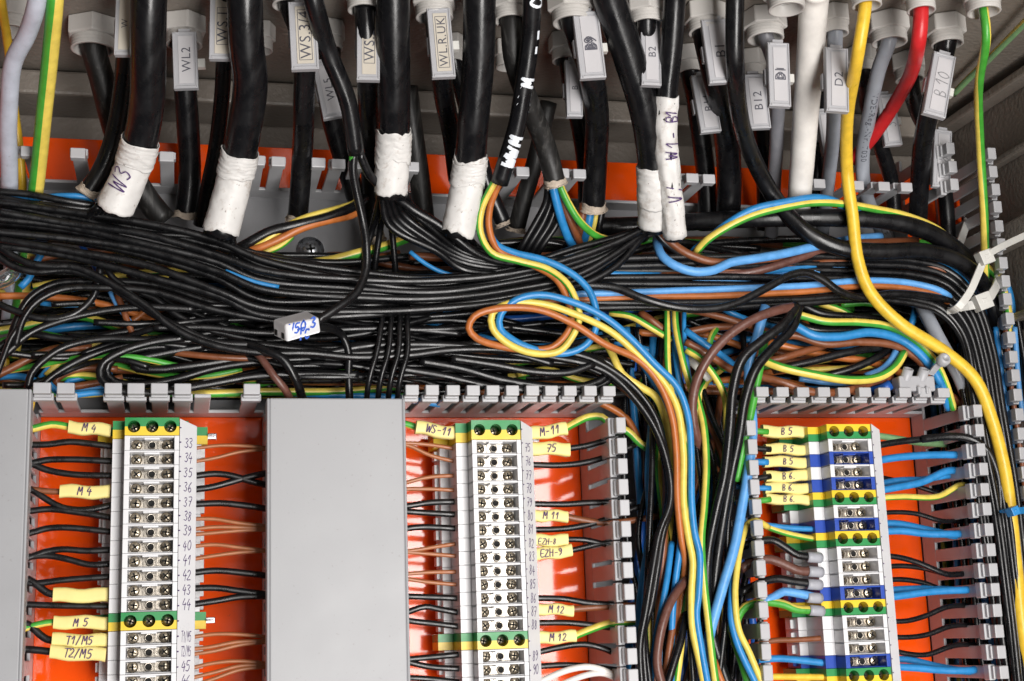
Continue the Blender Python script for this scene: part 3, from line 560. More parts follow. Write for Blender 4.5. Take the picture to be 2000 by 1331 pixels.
cable('black cable mostly hidden behind the sloping one, with the B2 tag', gp(1262) + [(1268, 150, 70), (1280, 260, 56), (1296, 350, 44)], 36)
cable('black cable carrying the WL2 tag', gp(360) + [(362, 170, 44), (368, 270, 38), (370, 350, 30), (362, 425, 20)], 44, torn=.001)
cable('black cable bending right from the largest gland at the left', gp(182) + [(198, 150, 38), (222, 240, 32), (252, 330, 28), (288, 390, 26), (322, 432, 24)], 48, m='dusty')
cable('black cable running along the left of the W3 taped cable', [top(248, 120), (248, 40, 96), (243, 150, 74), (226, 260, 60), (200, 330, 54), (168, 380, 50)], 38, torn=.001)
cable('slim black cable hidden behind the second taped one, with the WS.1 tag', [top(445, 120), (440, 60, 92), (432, 200, 62), (420, 300, 46), (402, 390, 32), (392, 440, 24)], 30)
cable('straight black cable carrying the WS.3/4 tag, stripped above the duct', gp(565) + [(590, 80, 84), (592, 200, 66), (590, 310, 50), (582, 430, 34)], 42, torn=.001)
cable('black cable behind the slanting cable, carrying the half hidden tag', gp(645) + [(642, 200, 46), (658, 270, 40), (678, 330, 34), (700, 400, 26)], 40)
cable('black cable with the WS.2 tag beside the ragged taped one', gp(712) + [(717, 90, 84), (719, 200, 66), (723, 310, 48), (728, 400, 32), (732, 468, 22)], 40, torn=.001)
cable('black cable carrying the WL.R.UK tag', gp(848) + [(855, 90, 84), (868, 190, 66), (884, 270, 52), (894, 350, 38)], 40, m='cable')
cable('dusty dark cable behind the ragged taped cable', gp(712)[:0] + [(796, 170, 46), (808, 270, 40), (820, 350, 34), (830, 440, 26)], 40, m='dusty', torn=.001)
cable('black cable behind the dusty stripped cable, right of centre', [(1072, 200, 50), (1046, 310, 42), (1026, 380, 36), (1008, 452, 28)], 34, m='dusty', torn=.001)
cable('black cable half hidden behind the torn white tape', gp(885) + [(905, 190, 50), (930, 280, 42), (955, 370, 34), (985, 440, 26)], 32, torn=.001)
cable('pale grey cable coming down at the left edge', [top(84, 140), (76, -10, 134), (56, 62, 118), (26, 124, 104), (17, 220, 84), (18, 320, 62), (18, 400, 42), (24, 480, 30), (22, 560, 24), (14, 680, 20)], 33, m='palegrey')
cable('thick green and yellow earth cable at the left', [top(112, 140), (108, -10, 134), (98, 110, 110), (86, 230, 84), (76, 330, 60), (66, 410, 44), (54, 500, 32), (40, 590, 26), (22, 700, 22)], 30, m=[M['lemon'], M['green']], stripe=1.0, sides=22, name='earth_cable')
cable('deep yellow cable behind the pale grey one at the left', [top(-6, 110), (4, 10, 88), (18, 110, 66), (26, 200, 54), (38, 290, 46), (44, 370, 38), (36, 480, 24), (14, 600, 22), (8, 760, 18)], 17, m='yellow')
cable('black cable behind the handwritten tag at the far right', gp(1776) + [(1790, 210, 44), (1830, 300, 36), (1845, 380, 26), (1852, 470, 14)], 32)
cable('black cable dropping behind the red cable', gp(1684) + [(1690, 190, 46), (1722, 290, 40), (1742, 360, 30), (1748, 430, 20)], 30)
cable('black cable between the D2 tag and the white cable', [(1612, 180, 50), (1604, 260, 44), (1596, 340, 34), (1590, 430, 22)], 30)

# ------------------------------------------------------------------ frosted label holders tied to the cables
def ctag(cx, cy, wpx, hpx, tilt, text, label, d, style='print', paper='paper', box=False, hs=.42, mt='print'):
    c = P(cx, cy, d); s = px2m(c); a = P(cx - hpx / 2 * math.tan(math.radians(tilt)), cy - hpx / 2, d); b_ = P(cx + hpx / 2 * math.tan(math.radians(tilt)), cy + hpx / 2, d)
    ey = (a - b_).normalized(); hy = (a - b_).length / 2; ex = (Vector((1, -.12, 0)) - ey * ey.dot(Vector((1, -.12, 0)))).normalized(); en = ey.cross(ex); en = en if en.y < 0 else -en; hx = wpx * s / 2
    t = empty('cable_tag', label, 'cable tag', c, 'clear label holders on the cables')
    mb = MB(); mb.obox(c, ex * hx, ey * hy, en * .0016); mb.obox(c + en * .0002 + ey * (hy + .0008), ex * hx * .5, ey * .0009, en * .0008)
    for k in (-1, 1): mb.obox(c + en * .0018 + ex * k * hx * .9, ex * hx * .07, ey * hy * .97, en * .00025); mb.obox(c + en * .0018 + ey * k * hy * .95, ex * hx * .82, ey * hy * .035, en * .00025)
    mb.obox(c - en * .003 - ex * hx * .9, ex * .0012, ey * hy * .25, en * .0014)
    mb.build('holder', M['clear'], t, bevel=.0004)
    mb = MB(); pc = c + en * .0018 + ex * hx * .08; mb.obox(pc, ex * hx * .60, ey * hy * .84, en * .00015); pl = mb.build('paper_label', M[paper], t)
    if text:
        mb = MB(); fn = plane_fn(pc + ex * hx * .02, ey, -ex, en, .00022)
        if style == 'print': printed(mb, text, fn, hx * 2 * hs * 1.25, 1.08)
        elif style == 'smudge':
            for k in range(3): printed(mb, text, plane_fn(pc + ex * (k - 1) * .0007 + ey * (.0006 * (k % 2)), ey, -ex, en, .00022 + k * .00003), hx * 2 * hs * 1.25, 1.0)
        else: write(mb, text, fn, hx * 2 * hs, .085)
        if box:
            bw = hx * .46; bh = min(hy * .74, len(text) * hx * .42)
            for (x, y, a_, b2) in ((0, bw, bh, .00012), (0, -bw, bh, .00012), (bh, 0, .00012, bw), (-bh, 0, .00012, bw)): mb.add([fn(x + i * a_, y + j * b2) for i, j in ((-1, -1), (1, -1), (1, 1), (-1, 1))], [(0, 1, 2, 3)])
        mb.build('lettering', M[mt], pl)
    mb = MB(); rr = hx * 1.02; cc = c - en * (rr * .72); n = 20
    mb.lathe(cc + ey * .0012, -ey, [(0, rr), (.0024, rr), (.0024, rr - .0008), (0, rr - .0008), (0, rr)], 24); mb.obox(cc + ex * (rr + .0012) - ey * 0, ex * .0016, ey * .0019, en * .0016)
    mb.build('tie_band', M['tie'], t)
    return t
for a in [(362, 120, 47, 110, 2, 'WL2', 'frosted tag printed WL2 hanging below a gland', 76), (243, 50, 34, 120, -2, 'W', 'cream tag mostly hidden behind the W3 taped cable', 108, 'print', 'cream'), (433, 55, 46, 126, -1, 'WS.1', 'cream tag with boxed print WS.1, cut by the top edge', 106, 'print', 'cream', True, .5),
 (593, 72, 54, 132, 3, 'WS.3/4', 'large cream tag printed WS.3/4 with ruled lines', 119, 'print', 'cream', True, .46), (641, 178, 42, 108, 12, 'WL5', 'white tag half hidden behind the slanting black cable', 76), (719, 92, 45, 134, 0, 'WS.2', 'cream tag with boxed print WS.2 below a gland', 113, 'print', 'cream', True, .5),
 (861, 86, 46, 134, 5, 'WL.R.UK', 'cream tag printed WL.R.UK', 117, 'print', 'cream', True, .42), (1150, 90, 52, 130, 7, 'B9', 'frosted tag with smudged dark print B', 121, 'smudge', 'paper', False, .42, 'print'), (1120, 175, 32, 110, 2, 'B', 'narrow tag half hidden behind the smudged B one', 84),
 (1270, 105, 40, 128, 1, 'B2', 'narrow frosted tag printed B2 beside the scribbled taped cable', 116), (1402, 102, 54, 124, 8, 'B1', 'tilted frosted tag printed B1 beside the slim cable', 120), (1378, 204, 42, 112, 10, 'B11', 'tag printed B11 hanging below the B1 one', 82),
 (1476, 200, 46, 106, 7, 'B12', 'tilted frosted tag printed B12 below a small gland', 82), (1520, 148, 44, 124, 2, 'D1', 'frosted tag with smudged print D', 121, 'smudge', 'paper', False, .4, 'print'), (1633, 158, 46, 124, 1, 'D2', 'grey frosted tag printed D2', 122),
 (1735, 236, 36, 100, 10, 'S 2', 'tag behind the red cable with faint handwriting', 50, 'hand', 'paper', False, .5, 'printgrey'), (1833, 168, 46, 120, -10, 'B 10', 'white tag handwritten B 10 in grey', 122, 'hand', 'paper', False, .5, 'printgrey'), (1838, 312, 36, 112, -2, '8', 'tag handwritten 8 behind the duct teeth at the right', 52, 'hand', 'paper', False, .55, 'printgrey'), (1611, 262, 24, 84, 8, '', 'blank tag edge below the D2 tag', 50)]: ctag(*a)
# ------------------------------------------------------------------ wires
def z_(pts, d):                       # (u, v) or (u, v, d) points; plain ones get depth d
    return [p if isinstance(p, Vector) or len(p) == 3 else (p[0], p[1], d) for p in pts]
GB = 'black wires of the wide bundle across the cabinet'; LB = 'black wire in the wide bundle running across below the taped cables'
# front run: from the left edge, dipping under the white connector, up to the white tape at centre right
ys = [(406, 430, 455, 474, 516, 545, 556, 530, 494, 466, 443), (446, 462, 488, 530, 570, 584, 584, 568, 540, 498, 449), (478, 500, 534, 580, 612, 612, 596, 580, 548, 506, 454), (400, 422, 448, 483, 506, 536, 548, 524, 488, 462, 440), (412, 434, 460, 494, 523, 549, 553, 534, 503, 474, 444), (424, 446, 470, 508, 541, 564, 572, 552, 524, 488, 446), (437, 455, 482, 522, 560, 578, 578, 564, 536, 500, 450),
      (455, 468, 496, 540, 581, 590, 588, 574, 548, 508, 452), (470, 486, 520, 566, 600, 606, 600, 588, 560, 520, 456), (392, 408, 430, 462, 512, 556, 565, 543, 512, 480, 442)]
xs = (-10, 130, 280, 420, 510, 700, 850, 1000, 1120, 1205, 1268)
for i, y in enumerate(ys):
    wire('black', LB, [(x + rnd.uniform(-8, 8), v + rnd.uniform(-6, 6) * (x < 1000), 56 + (i * 5 % 7) * 1.0 + rnd.uniform(-1, 1)) for x, v in zip(xs, y)], 17, GB)
wire('black', 'uppermost black wire at the left, ending at the torn cable beside W3', [(-10, 374), (60, 378), (110, 388), (150, 400), (190, 404, 52)], 16) if False else None
for k, (a, b, c_, e) in enumerate([(374, 380, 392, 402), (384, 398, 405, 411)]): wire('black', 'short black wire from the left edge to the torn cable end beside W3', [(-10, a, 56), (60, b, 56), (125, c_, 56), (185, e, 54)], 16, 'two short black wires above the bundle at the left')
wire('blue', 'blue wire from the left edge to the torn cable end beside the W3 tape', [(-10, 386, 50), (60, 388, 51), (120, 383, 52), (160, 384, 52), (186, 392, 50)], 12)
# wires fanning from the taped cable ends into the bundle
for i in range(6):
    x0 = 742 + i * 9; dx = [-45, -25, 15, 40, 70, 95][i]
    if i < 3: wire('black', 'black wire dropping straight out of the ragged white tape behind the bundle', [(x0, 378, 71), (x0 + dx * .3, 440, 46), (x0 + dx * .8, 530, 34), (x0 + dx * .9, 600, 26), (x0 + dx * .9, 720, 18)], 15, 'black wires from the ragged white tape going down')
for i, (x0, y) in enumerate([(752, (430, 478, 512, 528, 535)), (762, (425, 470, 505, 520, 528)), (772, (418, 462, 498, 516, 522)), (784, (410, 450, 490, 510, 516)), (744, (440, 492, 525, 538, 545)), (790, (404, 440, 478, 500, 508))]):
    wire('black', 'black wire curving from the ragged white tape to the right into the bundle', [(x0, 376, 71), (x0 + 16, y[0], 59 + i * .6), (830 + i * 6, y[1], 56 + i * .7), (900, y[2], 57 + i * .6), (1000, y[3], 56), (1150, y[4], 54)], 16, 'black wires curving right from the ragged white tape')
for i in range(4): wire('black', 'black wire running from the dirty torn tape to the right', [(880 + i * 9, 452, 65), (900 + i * 10, 490 - i * 3, 55), (960, 520 - i * 5, 53 + i), (1060, 536 - i * 4, 54 + i), (1200, 530 + i * 5, 52)], 16, 'black wires leaving the dirty torn tape')
for i in range(6): wire('black', 'black wire running from the W3 neighbour tape to the right', [(408 + i * 9, 448 + i * 3, 63), (430 + i * 6, 478 + i * 4, 54), (480, 490 + i * 12, 53), (600, 515 + i * 13, 54 - i * .5), (760, 540 + i * 11, 52), (900, 548 + i * 9, 50)], 16, 'black wires leaving the tape next to W3')
for i in range(5): wire('black', 'black wire leaving the W3 tape towards the left edge', [(222 - i * 7, 402, 66), (205 - i * 10, 424 + i * 2, 56), (150, 425 + i * 8, 53), (60, 424 + i * 12, 52), (-10, 420 + i * 14, 52)], 16, 'black wires leaving the W3 tape')
# right half of the bundle
RXS = (960, 1100, 1250, 1400, 1560, 1700, 1800, 1865, 1915, 1955, 1985, 2003, 2020)
def rrun(i, ya, yb, yc, color, label, d, w=16, group=None, **k):
    """ya at x=1100, yb at 1400, yc at 1750; afterwards down the right duct in lane i"""
    ln = i * 6.5
    pts = [(960, ya + rnd.uniform(-4, 14)), (1100, ya), (1250, (ya + yb) / 2 + rnd.uniform(-3, 3)), (1400, yb), (1560, (yb + yc) / 2 + rnd.uniform(-4, 2)), (1700, yc - 1), (1790, yc + 3 + (yc - 480) * .05), (1850 - (yc - 520) * .2, yc + 24), (1898 - (yc - 520) * .30, yc + 75), (1938 - ln * .9, yc + 170), (1958 - ln * .9, yc + 290), (1985 - ln, 960 + i * 4), (2008 - ln, 1150), (2030 - ln, 1345)]
    n_ = len(pts); wire(color, label, [(p[0], p[1], d - (0 if color == 'black' else 30) * max(0, min(1, (j - 7) / 2.5))) for j, p in enumerate(pts)], w, group, **k)
BL = 'black wire in the right half of the bundle bending down at the zip tie'
ry = [(508, 502, 506), (520, 514, 518), (530, 528, 532), (545, 541, 545), (556, 556, 560), (573, 570, 574), (592, 590, 578), (604, 601, 586), (540, 552, 566), (566, 580, 552), (516, 536, 524), (552, 524, 538)]
for i, (a, b_, c_) in enumerate(ry): rrun(i, a, b_, c_, 'black', BL, (57 if i < 8 else 51) - (i % 3), 16, 'black wires bending down at the zip tie')
rrun(3.5, 560, 549, 517, 'lightblue', 'light blue wire crossing behind the yellow cable at the top of the right bundle', 55, 12)
rrun(6.5, 577, 565, 549, 'lightblue', 'bright blue wire in the middle of the right bundle passing behind the yellow cable', 58.5, 13)
rrun(2.2, 534, 540, 503, 'blue', 'blue wire arching over the right bundle just below the slim black cable', 56, 12)
rrun(7.5, 588, 578, 560, 'orangebrown', 'light brown wire in the right bundle below the bright blue one', 57.5, 13)
rrun(4.6, 548, 532, 509, 'brown', 'brown wire arching in the right bundle below the blue one', 56, 13)
rrun(5.2, 570, 548, 530, 'brown', 'brown wire deep in the right bundle', 52, 12)
wire('brown', 'brown wire leaving the right white tape and joining the bundle', [(1278, 440, 63), (1310, 472, 61), (1345, 496, 59), (1385, 510, 60), (1440, 512, 59), (1520, 505, 57), (1580, 490, 56), (1640, 478, 55), (1720, 474, 52), (1790, 470, 46)], 16)
wire('black', 'black wire leaving the right white tape under the brown one', [(1274, 440, 62), (1295, 470, 60), (1335, 498, 57), (1375, 514, 58), (1450, 520, 58), (1560, 513, 56), (1640, 505, 54)], 15)
wire('purplebrown', 'dark brown wire showing inside the light blue bow below the right white tape', [(1290, 470, 46), (1310, 490, 50), (1345, 516, 53), (1380, 530, 55), (1440, 535, 56), (1500, 524, 58), (1560, 504, 58), (1610, 487, 57), (1660, 478, 54)], 17)
wire('lightblue', 'light blue wire in a bow below the right white tape', [(1285, 455, 48), (1284, 478, 55), (1295, 502, 60), (1320, 520, 62), (1355, 531, 63), (1395, 528, 63), (1425, 514, 63), (1470, 506, 63), (1530, 496, 62), (1590, 482, 60), (1650, 470, 54), (1720, 462, 48)], 18)
wire('blue', 'blue wire arching over the white cable towards the zip tie', [(1352, 492, 50), (1385, 466, 56), (1420, 438, 62), (1470, 410, 66), (1530, 396, 68), (1590, 387, 69), (1625, 392, 68), (1650, 403, 66), (1690, 411, 60), (1740, 425, 50), (1790, 460, 40)], 16)
wire('gy', 'green and yellow wire arching over the white cable beneath the blue one', [(1358, 494, 52), (1380, 470, 58), (1420, 444, 63), (1470, 421, 66), (1530, 405, 68), (1590, 396, 69), (1650, 399, 68), (1710, 409, 65), (1770, 422, 61), (1830, 448, 56), (1880, 492, 50), (1925, 520, 48), (1952, 548, 47), (1968, 600, 46), (1970, 660, 45), (1968, 760, 40)], 15, stripe=1.3)
wire('black', 'black wire waving over the right bundle and crossing behind the yellow cable', [(1130, 556, 60), (1200, 562, 63), (1260, 585, 66), (1330, 602, 67), (1395, 603, 67), (1440, 592, 67), (1500, 562, 67), (1545, 538, 67), (1575, 533, 67), (1605, 545, 66), (1640, 570, 64), (1680, 582, 62), (1740, 574, 62), (1800, 578, 60), (1860, 590, 56), (1905, 622, 50), (1925, 672, 46), (1918, 740, 46), (1890, 800, 45)], 16)
# ---- the coloured trio with the loop
TB = [(968, 350, 82), (940, 410, 74), (938, 455, 70), (960, 494, 69), (1012, 510, 69), (1070, 527, 70), (1108, 556, 71), (1126, 592, 71), (1131, 622, 70), (1119, 655, 68), (1092, 686, 66), (1040, 690, 66), (990, 670, 68), (962, 640, 70), (962, 612, 72), (995, 593, 73), (1058, 594, 73), (1125, 615, 72), (1190, 646, 70), (1240, 688, 68), (1290, 738, 66), (1322, 795, 64), (1334, 880, 62), (1335, 980, 60), (1345, 1050, 59), (1353, 1095, 58), (1350, 1160, 57), (1352, 1225, 56), (1366, 1290, 55), (1378, 1350, 55)]
BR = [(977, 352, 81), (957, 405, 73), (956, 452, 68), (975, 492, 67), (1035, 516, 68), (1086, 545, 69), (1108, 584, 69), (1117, 625, 68), (1107, 652, 67), (1080, 678, 65), (1040, 684, 65), (980, 677, 66), (930, 660, 69), (915, 640, 71), (926, 618, 73), (960, 605, 74), (1010, 601, 74), (1060, 607, 73), (1120, 633, 72), (1180, 672, 70), (1250, 706, 67), (1288, 752, 65), (1311, 810, 63), (1321, 880, 61), (1323, 980, 59), (1330, 1050, 57), (1338, 1100, 52), (1330, 1180, 46), (1322, 1260, 42), (1320, 1350, 40)]
BU = [(952, 420, 60), (955, 452, 64), (972, 480, 67), (1005, 494, 68), (1060, 507, 70), (1112, 531, 71), (1146, 562, 71), (1162, 600, 71), (1163, 640, 69), (1146, 672, 67), (1106, 690, 65), (1050, 684, 65), (1002, 664, 67), (976, 640, 70), (978, 614, 72), (1010, 585, 74), (1058, 576, 75), (1120, 591, 74), (1180, 620, 73), (1230, 660, 71), (1280, 712, 69), (1322, 756, 67), (1343, 812, 65), (1350, 880, 63), (1351, 980, 61), (1356, 1040, 60), (1366, 1085, 59), (1364, 1160, 58), (1360, 1200, 57), (1368, 1260, 56), (1384, 1350, 56)]
wire('orangebrown', 'light brown wire making the big loop at the centre', BR, 14.5)
wire('gy', 'green and yellow wire making the big loop at the centre', TB, 14.5, stripe=1.25, twist=2.2)
wire('blue', 'blue wire making the big loop at the centre', BU, 14.5)
# ---- cores of the stripped cables
wire('blue', 'blue core of the dusty stripped cable', [(1078, 360, 67), (1088, 400, 62), (1100, 440, 56), (1115, 475, 48), (1132, 490, 40), (1170, 500, 30)], 17)
wire('brown', 'brown core of the dusty stripped cable', [(1086, 362, 66), (1100, 400, 60), (1120, 445, 54), (1134, 480, 46), (1142, 510, 36)], 15)
wire('gy', 'green and yellow core of the dusty stripped cable', [(1092, 358, 68), (1106, 390, 66), (1130, 430, 62), (1160, 458, 56), (1190, 470, 48), (1250, 490, 36)], 15, stripe=.6)
for k in range(4): wire('black', 'black core of the dusty stripped cable', [(1070 + k * 8, 362, 64), (1066 + k * 10, 395, 58), (1046 + k * 14, 435, 53), (1020 + k * 13, 480, 48), (1000 + k * 12, 520, 40)], 15, 'black cores of the dusty stripped cable')
for (x, col, w_, lb) in ((1140, 'brown', 17, 'brown core'), (1154, 'blue', 18, 'blue core'), (1166, 'gy', 12, 'green and yellow core'), (1176, 'black', 16, 'black core')):
    wire(col, lb + ' of the torn cable left of the right white tape', [(x, 398, 38), (x - 4, 430, 36), (x - 14, 470, 30), (x - 28, 510, 20)], w_)
wire('gy', 'yellow green core wound from the slanting cable to the left', [(700, 384, 40), (690, 398, 48), (650, 410, 52), (600, 424, 54), (560, 442, 55), (500, 482, 52), (470, 500, 46)], 14, stripe=2.4)
wire('black', 'shiny black core below the yellow one, left of the slanting cable', [(712, 388, 42), (690, 405, 50), (640, 425, 54), (580, 440, 56), (530, 452, 55), (480, 478, 52), (440, 500, 46)], 20)
wire('orangebrown', 'orange brown core arching left from the slanting cable', [(705, 410, 46), (685, 422, 50), (640, 432, 54), (590, 446, 56), (540, 470, 55), (490, 490, 52), (440, 500, 46), (400, 515, 40)], 16)
wire('gy', 'green and yellow wire low across the duct floor beside the zinc screw', [(480, 492, 40), (560, 517, 36), (640, 510, 34), (700, 495, 34), (760, 478, 32), (830, 452, 26)], 19, stripe=1.2)
wire('brown', 'brown wire low across the duct floor under the green one', [(540, 530, 32), (620, 522, 32), (700, 510, 30), (780, 495, 26)], 14)
wire('gy', 'short green piece of wire at the stripped end of the slanting cable', [(688, 298, 90), (688, 312, 88), (690, 330, 82), (694, 350, 76)], 13, stripe=.2)
wire('black', 'tape wrapped black core hanging from the slanting cable to the white connector', [(692, 296, 90), (690, 330, 86), (697, 375, 80), (708, 430, 74), (716, 480, 73), (715, 525, 72), (697, 568, 74), (660, 598, 77), (618, 626, 78)], 17, wob=.0008)
wire('black', 'black core running from the slanting cable down to the right', [(702, 298, 88), (724, 345, 80), (760, 376, 71), (805, 410, 70), (850, 436, 68), (890, 465, 66), (925, 492, 63), (970, 510, 60), (1040, 520, 57), (1120, 560, 52)], 17)
wire('black', 'black wire leaving the white connector and curving down to the lid', [(612, 640, 77), (640, 640, 70), (668, 655, 60), (681, 690, 58), (681, 730, 55), (684, 790, 50)], 16)
for k, x in enumerate((0, 22, 42, 60)): wire('black', 'black wire dropping straight down behind the middle duct lid', [(752 + x * .75, 560, 44), (745 + x * .85, 630, 59), (736 + x, 690, 61), (722 + x, 740, 60), (714 + x, 800, 50)], 13, 'four black wires dropping behind the middle lid')
wire('purplebrown', 'dark brown wire dropping left of the middle duct lid', [(480, 670, 48), (510, 700, 58), (535, 735, 60), (556, 760, 58), (575, 800, 46)], 15)
wire('black', 'black wire curving down behind the left corner of the middle lid', [(480, 672, 56), (520, 686, 61), (550, 700, 62), (575, 735, 60), (595, 790, 50)], 18)
# ---- lower half of the left tangle, traced
LT = 'black wire looping in the tangle left of the white connector'; GT = 'black wires looping in the left tangle'
for pts, w_ in [([(-10, 478), (20, 497), (55, 514), (100, 520), (140, 521), (175, 533), (235, 566), (285, 598), (330, 635), (380, 662), (440, 680), (520, 690), (600, 690), (700, 698), (800, 694), (880, 684), (980, 684), (1080, 698), (1180, 725), (1240, 780), (1285, 850), (1308, 930), (1308, 985), (1288, 1040), (1275, 1110), (1262, 1190), (1250, 1260), (1254, 1350)], 17),
 ([(-10, 496), (25, 520), (70, 531), (130, 528), (190, 545), (260, 588), (310, 620), (350, 640), (420, 668), (520, 674), (600, 684), (690, 690), (820, 682), (950, 672), (1060, 682), (1150, 700), (1225, 745), (1278, 812), (1302, 900), (1312, 975), (1294, 1045), (1284, 1110), (1272, 1180), (1256, 1240), (1262, 1350)], 17),
 ([(205, 520), (222, 545), (255, 565), (300, 582), (340, 612), (395, 640), (450, 655), (520, 670)], 15), ([(250, 535), (290, 562), (330, 590), (380, 612), (440, 636), (500, 655)], 15),
 ([(-10, 592), (25, 606), (70, 621), (115, 622), (155, 608), (183, 580), (192, 552), (196, 520)], 17), ([(18, 670), (36, 620), (60, 582), (105, 556), (190, 551), (300, 556), (420, 592), (520, 610), (640, 620)], 18),
 ([(30, 676), (44, 628), (70, 592), (120, 566), (200, 562), (300, 570), (400, 600), (500, 622), (620, 634)], 16), ([(-10, 684), (20, 664), (60, 653), (105, 660), (160, 664), (220, 652), (300, 640), (400, 628), (540, 622)], 17), ([(10, 694), (60, 650), (120, 626), (200, 608), (280, 600), (380, 604)], 17),
 ([(330, 675), (270, 682), (222, 700), (207, 725), (222, 746), (270, 752), (340, 742), (420, 720), (520, 706), (640, 700), (760, 704)], 20), ([(400, 676), (320, 690), (268, 703), (262, 716), (300, 722), (380, 714), (480, 698), (600, 676)], 20), ([(360, 660), (300, 668), (240, 686), (200, 712), (196, 738), (226, 762), (300, 768), (400, 752), (520, 734), (700, 732)], 19),
 ([(54, 760), (62, 730), (90, 700), (130, 676), (200, 662), (290, 664), (380, 656), (460, 640)], 17), ([(72, 768), (92, 744), (140, 712), (190, 690), (260, 672), (360, 660), (470, 668), (560, 664)], 17), ([(-10, 742), (6, 700), (22, 660), (36, 640)], 14), ([(300, 640), (400, 640), (500, 650), (620, 646), (760, 642), (900, 652)], 15),
 ([(640, 690), (720, 676), (800, 673), (900, 676), (1000, 690), (1080, 712)], 16), ([(820, 706), (900, 720), (980, 742), (1080, 756), (1150, 752), (1182, 735), (1178, 712), (1130, 690)], 19), ([(760, 718), (860, 734), (960, 756), (1060, 764), (1140, 762), (1190, 742), (1196, 716), (1150, 694)], 18), ([(880, 700), (960, 712), (1040, 726), (1110, 728), (1160, 712)], 17), ([(860, 690), (950, 700), (1050, 706), (1140, 716), (1210, 752), (1262, 806), (1294, 880), (1306, 950), (1300, 1010), (1280, 1060), (1268, 1140), (1258, 1220), (1270, 1350)], 16),
 ([(600, 664), (700, 656), (800, 650), (900, 640), (1000, 640)], 15), ([(560, 716), (680, 714), (800, 716), (940, 704), (1060, 690)], 16), ([(500, 640), (640, 626), (760, 630), (880, 626), (1000, 640), (1120, 656)], 15)]:
    wire('black', LT if pts[0][0] < 700 else 'black wire looping in the tangle left of the coloured loop', z_(pts, 46 + rnd.uniform(0, 14)), w_, GT if pts[0][0] < 700 else 'black wires looping in the middle tangle')
# coloured wires glimpsed in the left tangle
for col, lb, pts, w_, d in [('blue', 'blue wire slanting beside the thick earth cable at the left', [(88, 486), (70, 515), (56, 545), (40, 562)], 14, 44), ('orangebrown', 'orange brown wire running right from the left edge through the tangle', [(-5, 578), (60, 578), (120, 582), (190, 592), (260, 612), (310, 632)], 14, 40),
 ('gy', 'green and yellow wire in the tangle above the brown one', [(64, 560), (110, 552), (170, 548), (240, 540), (330, 545)], 12, 36), ('blue', 'dark blue wire below the brown one at the left', [(80, 592), (130, 596), (180, 594), (240, 590)], 10, 36), ('brown', 'brown wire crossing down in the left tangle', [(228, 576), (240, 604), (250, 632), (262, 660)], 13, 48),
 ('lightblue', 'short light blue wire beside the crossing brown one', [(215, 570), (230, 598), (256, 632), (270, 655)], 10, 46), ('orangebrown', 'orange wire slanting up in the left tangle', [(240, 645), (280, 612), (310, 588), (325, 565)], 15, 40), ('darkblue', 'blue wire tip right of the thick earth cable', [(150, 465), (178, 510), (190, 530), (196, 545)], 12, 46),
 ('brown', 'long brown wire under the black bundle at the left', [(60, 508), (130, 496), (240, 488), (340, 492), (460, 490)], 14, 38), ('brown', 'brown wire from the left edge above the left duct lid', [(-10, 735), (30, 715), (70, 695), (110, 682), (180, 680)], 16, 44), ('blue', 'blue wire curling above the left duct lid', [(-10, 738), (30, 735), (70, 745), (95, 770)], 14, 36),
 ('blue', 'blue wire arching up above the first duct teeth', [(80, 740), (105, 712), (140, 700), (200, 698)], 15, 40), ('gy', 'yellow wire arching right in the lower left tangle', [(90, 735), (130, 700), (175, 678), (220, 662)], 14, 42), ('brown', 'brown wire curling in a tight bow above the second duct tooth', [(230, 722), (170, 718), (120, 734), (108, 748), (130, 756), (190, 748), (240, 738)], 14, 38), ('blue', 'blue wire curled inside the tight brown bow', [(220, 732), (170, 736), (130, 748), (150, 758), (210, 752)], 13, 34), ('blue', 'lower blue wire curling above the second duct tooth', [(230, 765), (180, 768), (140, 772), (110, 764), (92, 745)], 13, 44),
 ('orangebrown', 'orange brown wire running right along the bottom of the big duct', [(340, 740), (420, 728), (520, 726), (620, 732), (740, 746), (860, 762), (980, 766), (1100, 768), (1180, 790), (1225, 820), (1250, 870)], 15, 34), ('gy', 'green and yellow wire along the bottom of the big duct', [(420, 718), (540, 720), (660, 724), (780, 730), (900, 756), (1000, 764)], 13, 30), ('blue', 'blue wire along the bottom of the big duct behind the lid', [(480, 764), (560, 768), (660, 772), (760, 776), (860, 790)], 14, 34),
 ('gy', 'yellow wire peeping out between black ones below the coloured loop', [(980, 712), (1040, 704), (1100, 690), (1180, 676)], 14, 42), ('gy', 'yellow wire peeping above the middle duct teeth', [(1010, 734), (1070, 722), (1130, 742), (1200, 748)], 13, 40), ('brown', 'brown wire deep in the bundle left of the loop', [(820, 590), (920, 584), (1000, 578)], 12, 50), ('blue', 'blue wire peeping from the black bundle near the connector', [(440, 530), (500, 552), (545, 562)], 11, 60), ('blue', 'thin blue wire under the ragged tape fan', [(800, 492), (830, 515), (868, 534), (930, 545)], 9, 53),
 ('brown', 'brown wire leaving the tape beside W3', [(446, 464), (455, 482), (468, 500)], 12, 50), ('gy', 'green wire below the orange brown core', [(440, 505), (500, 498), (545, 482), (570, 462)], 14, 48)]:
    wire(col, lb, z_(pts, d), w_)
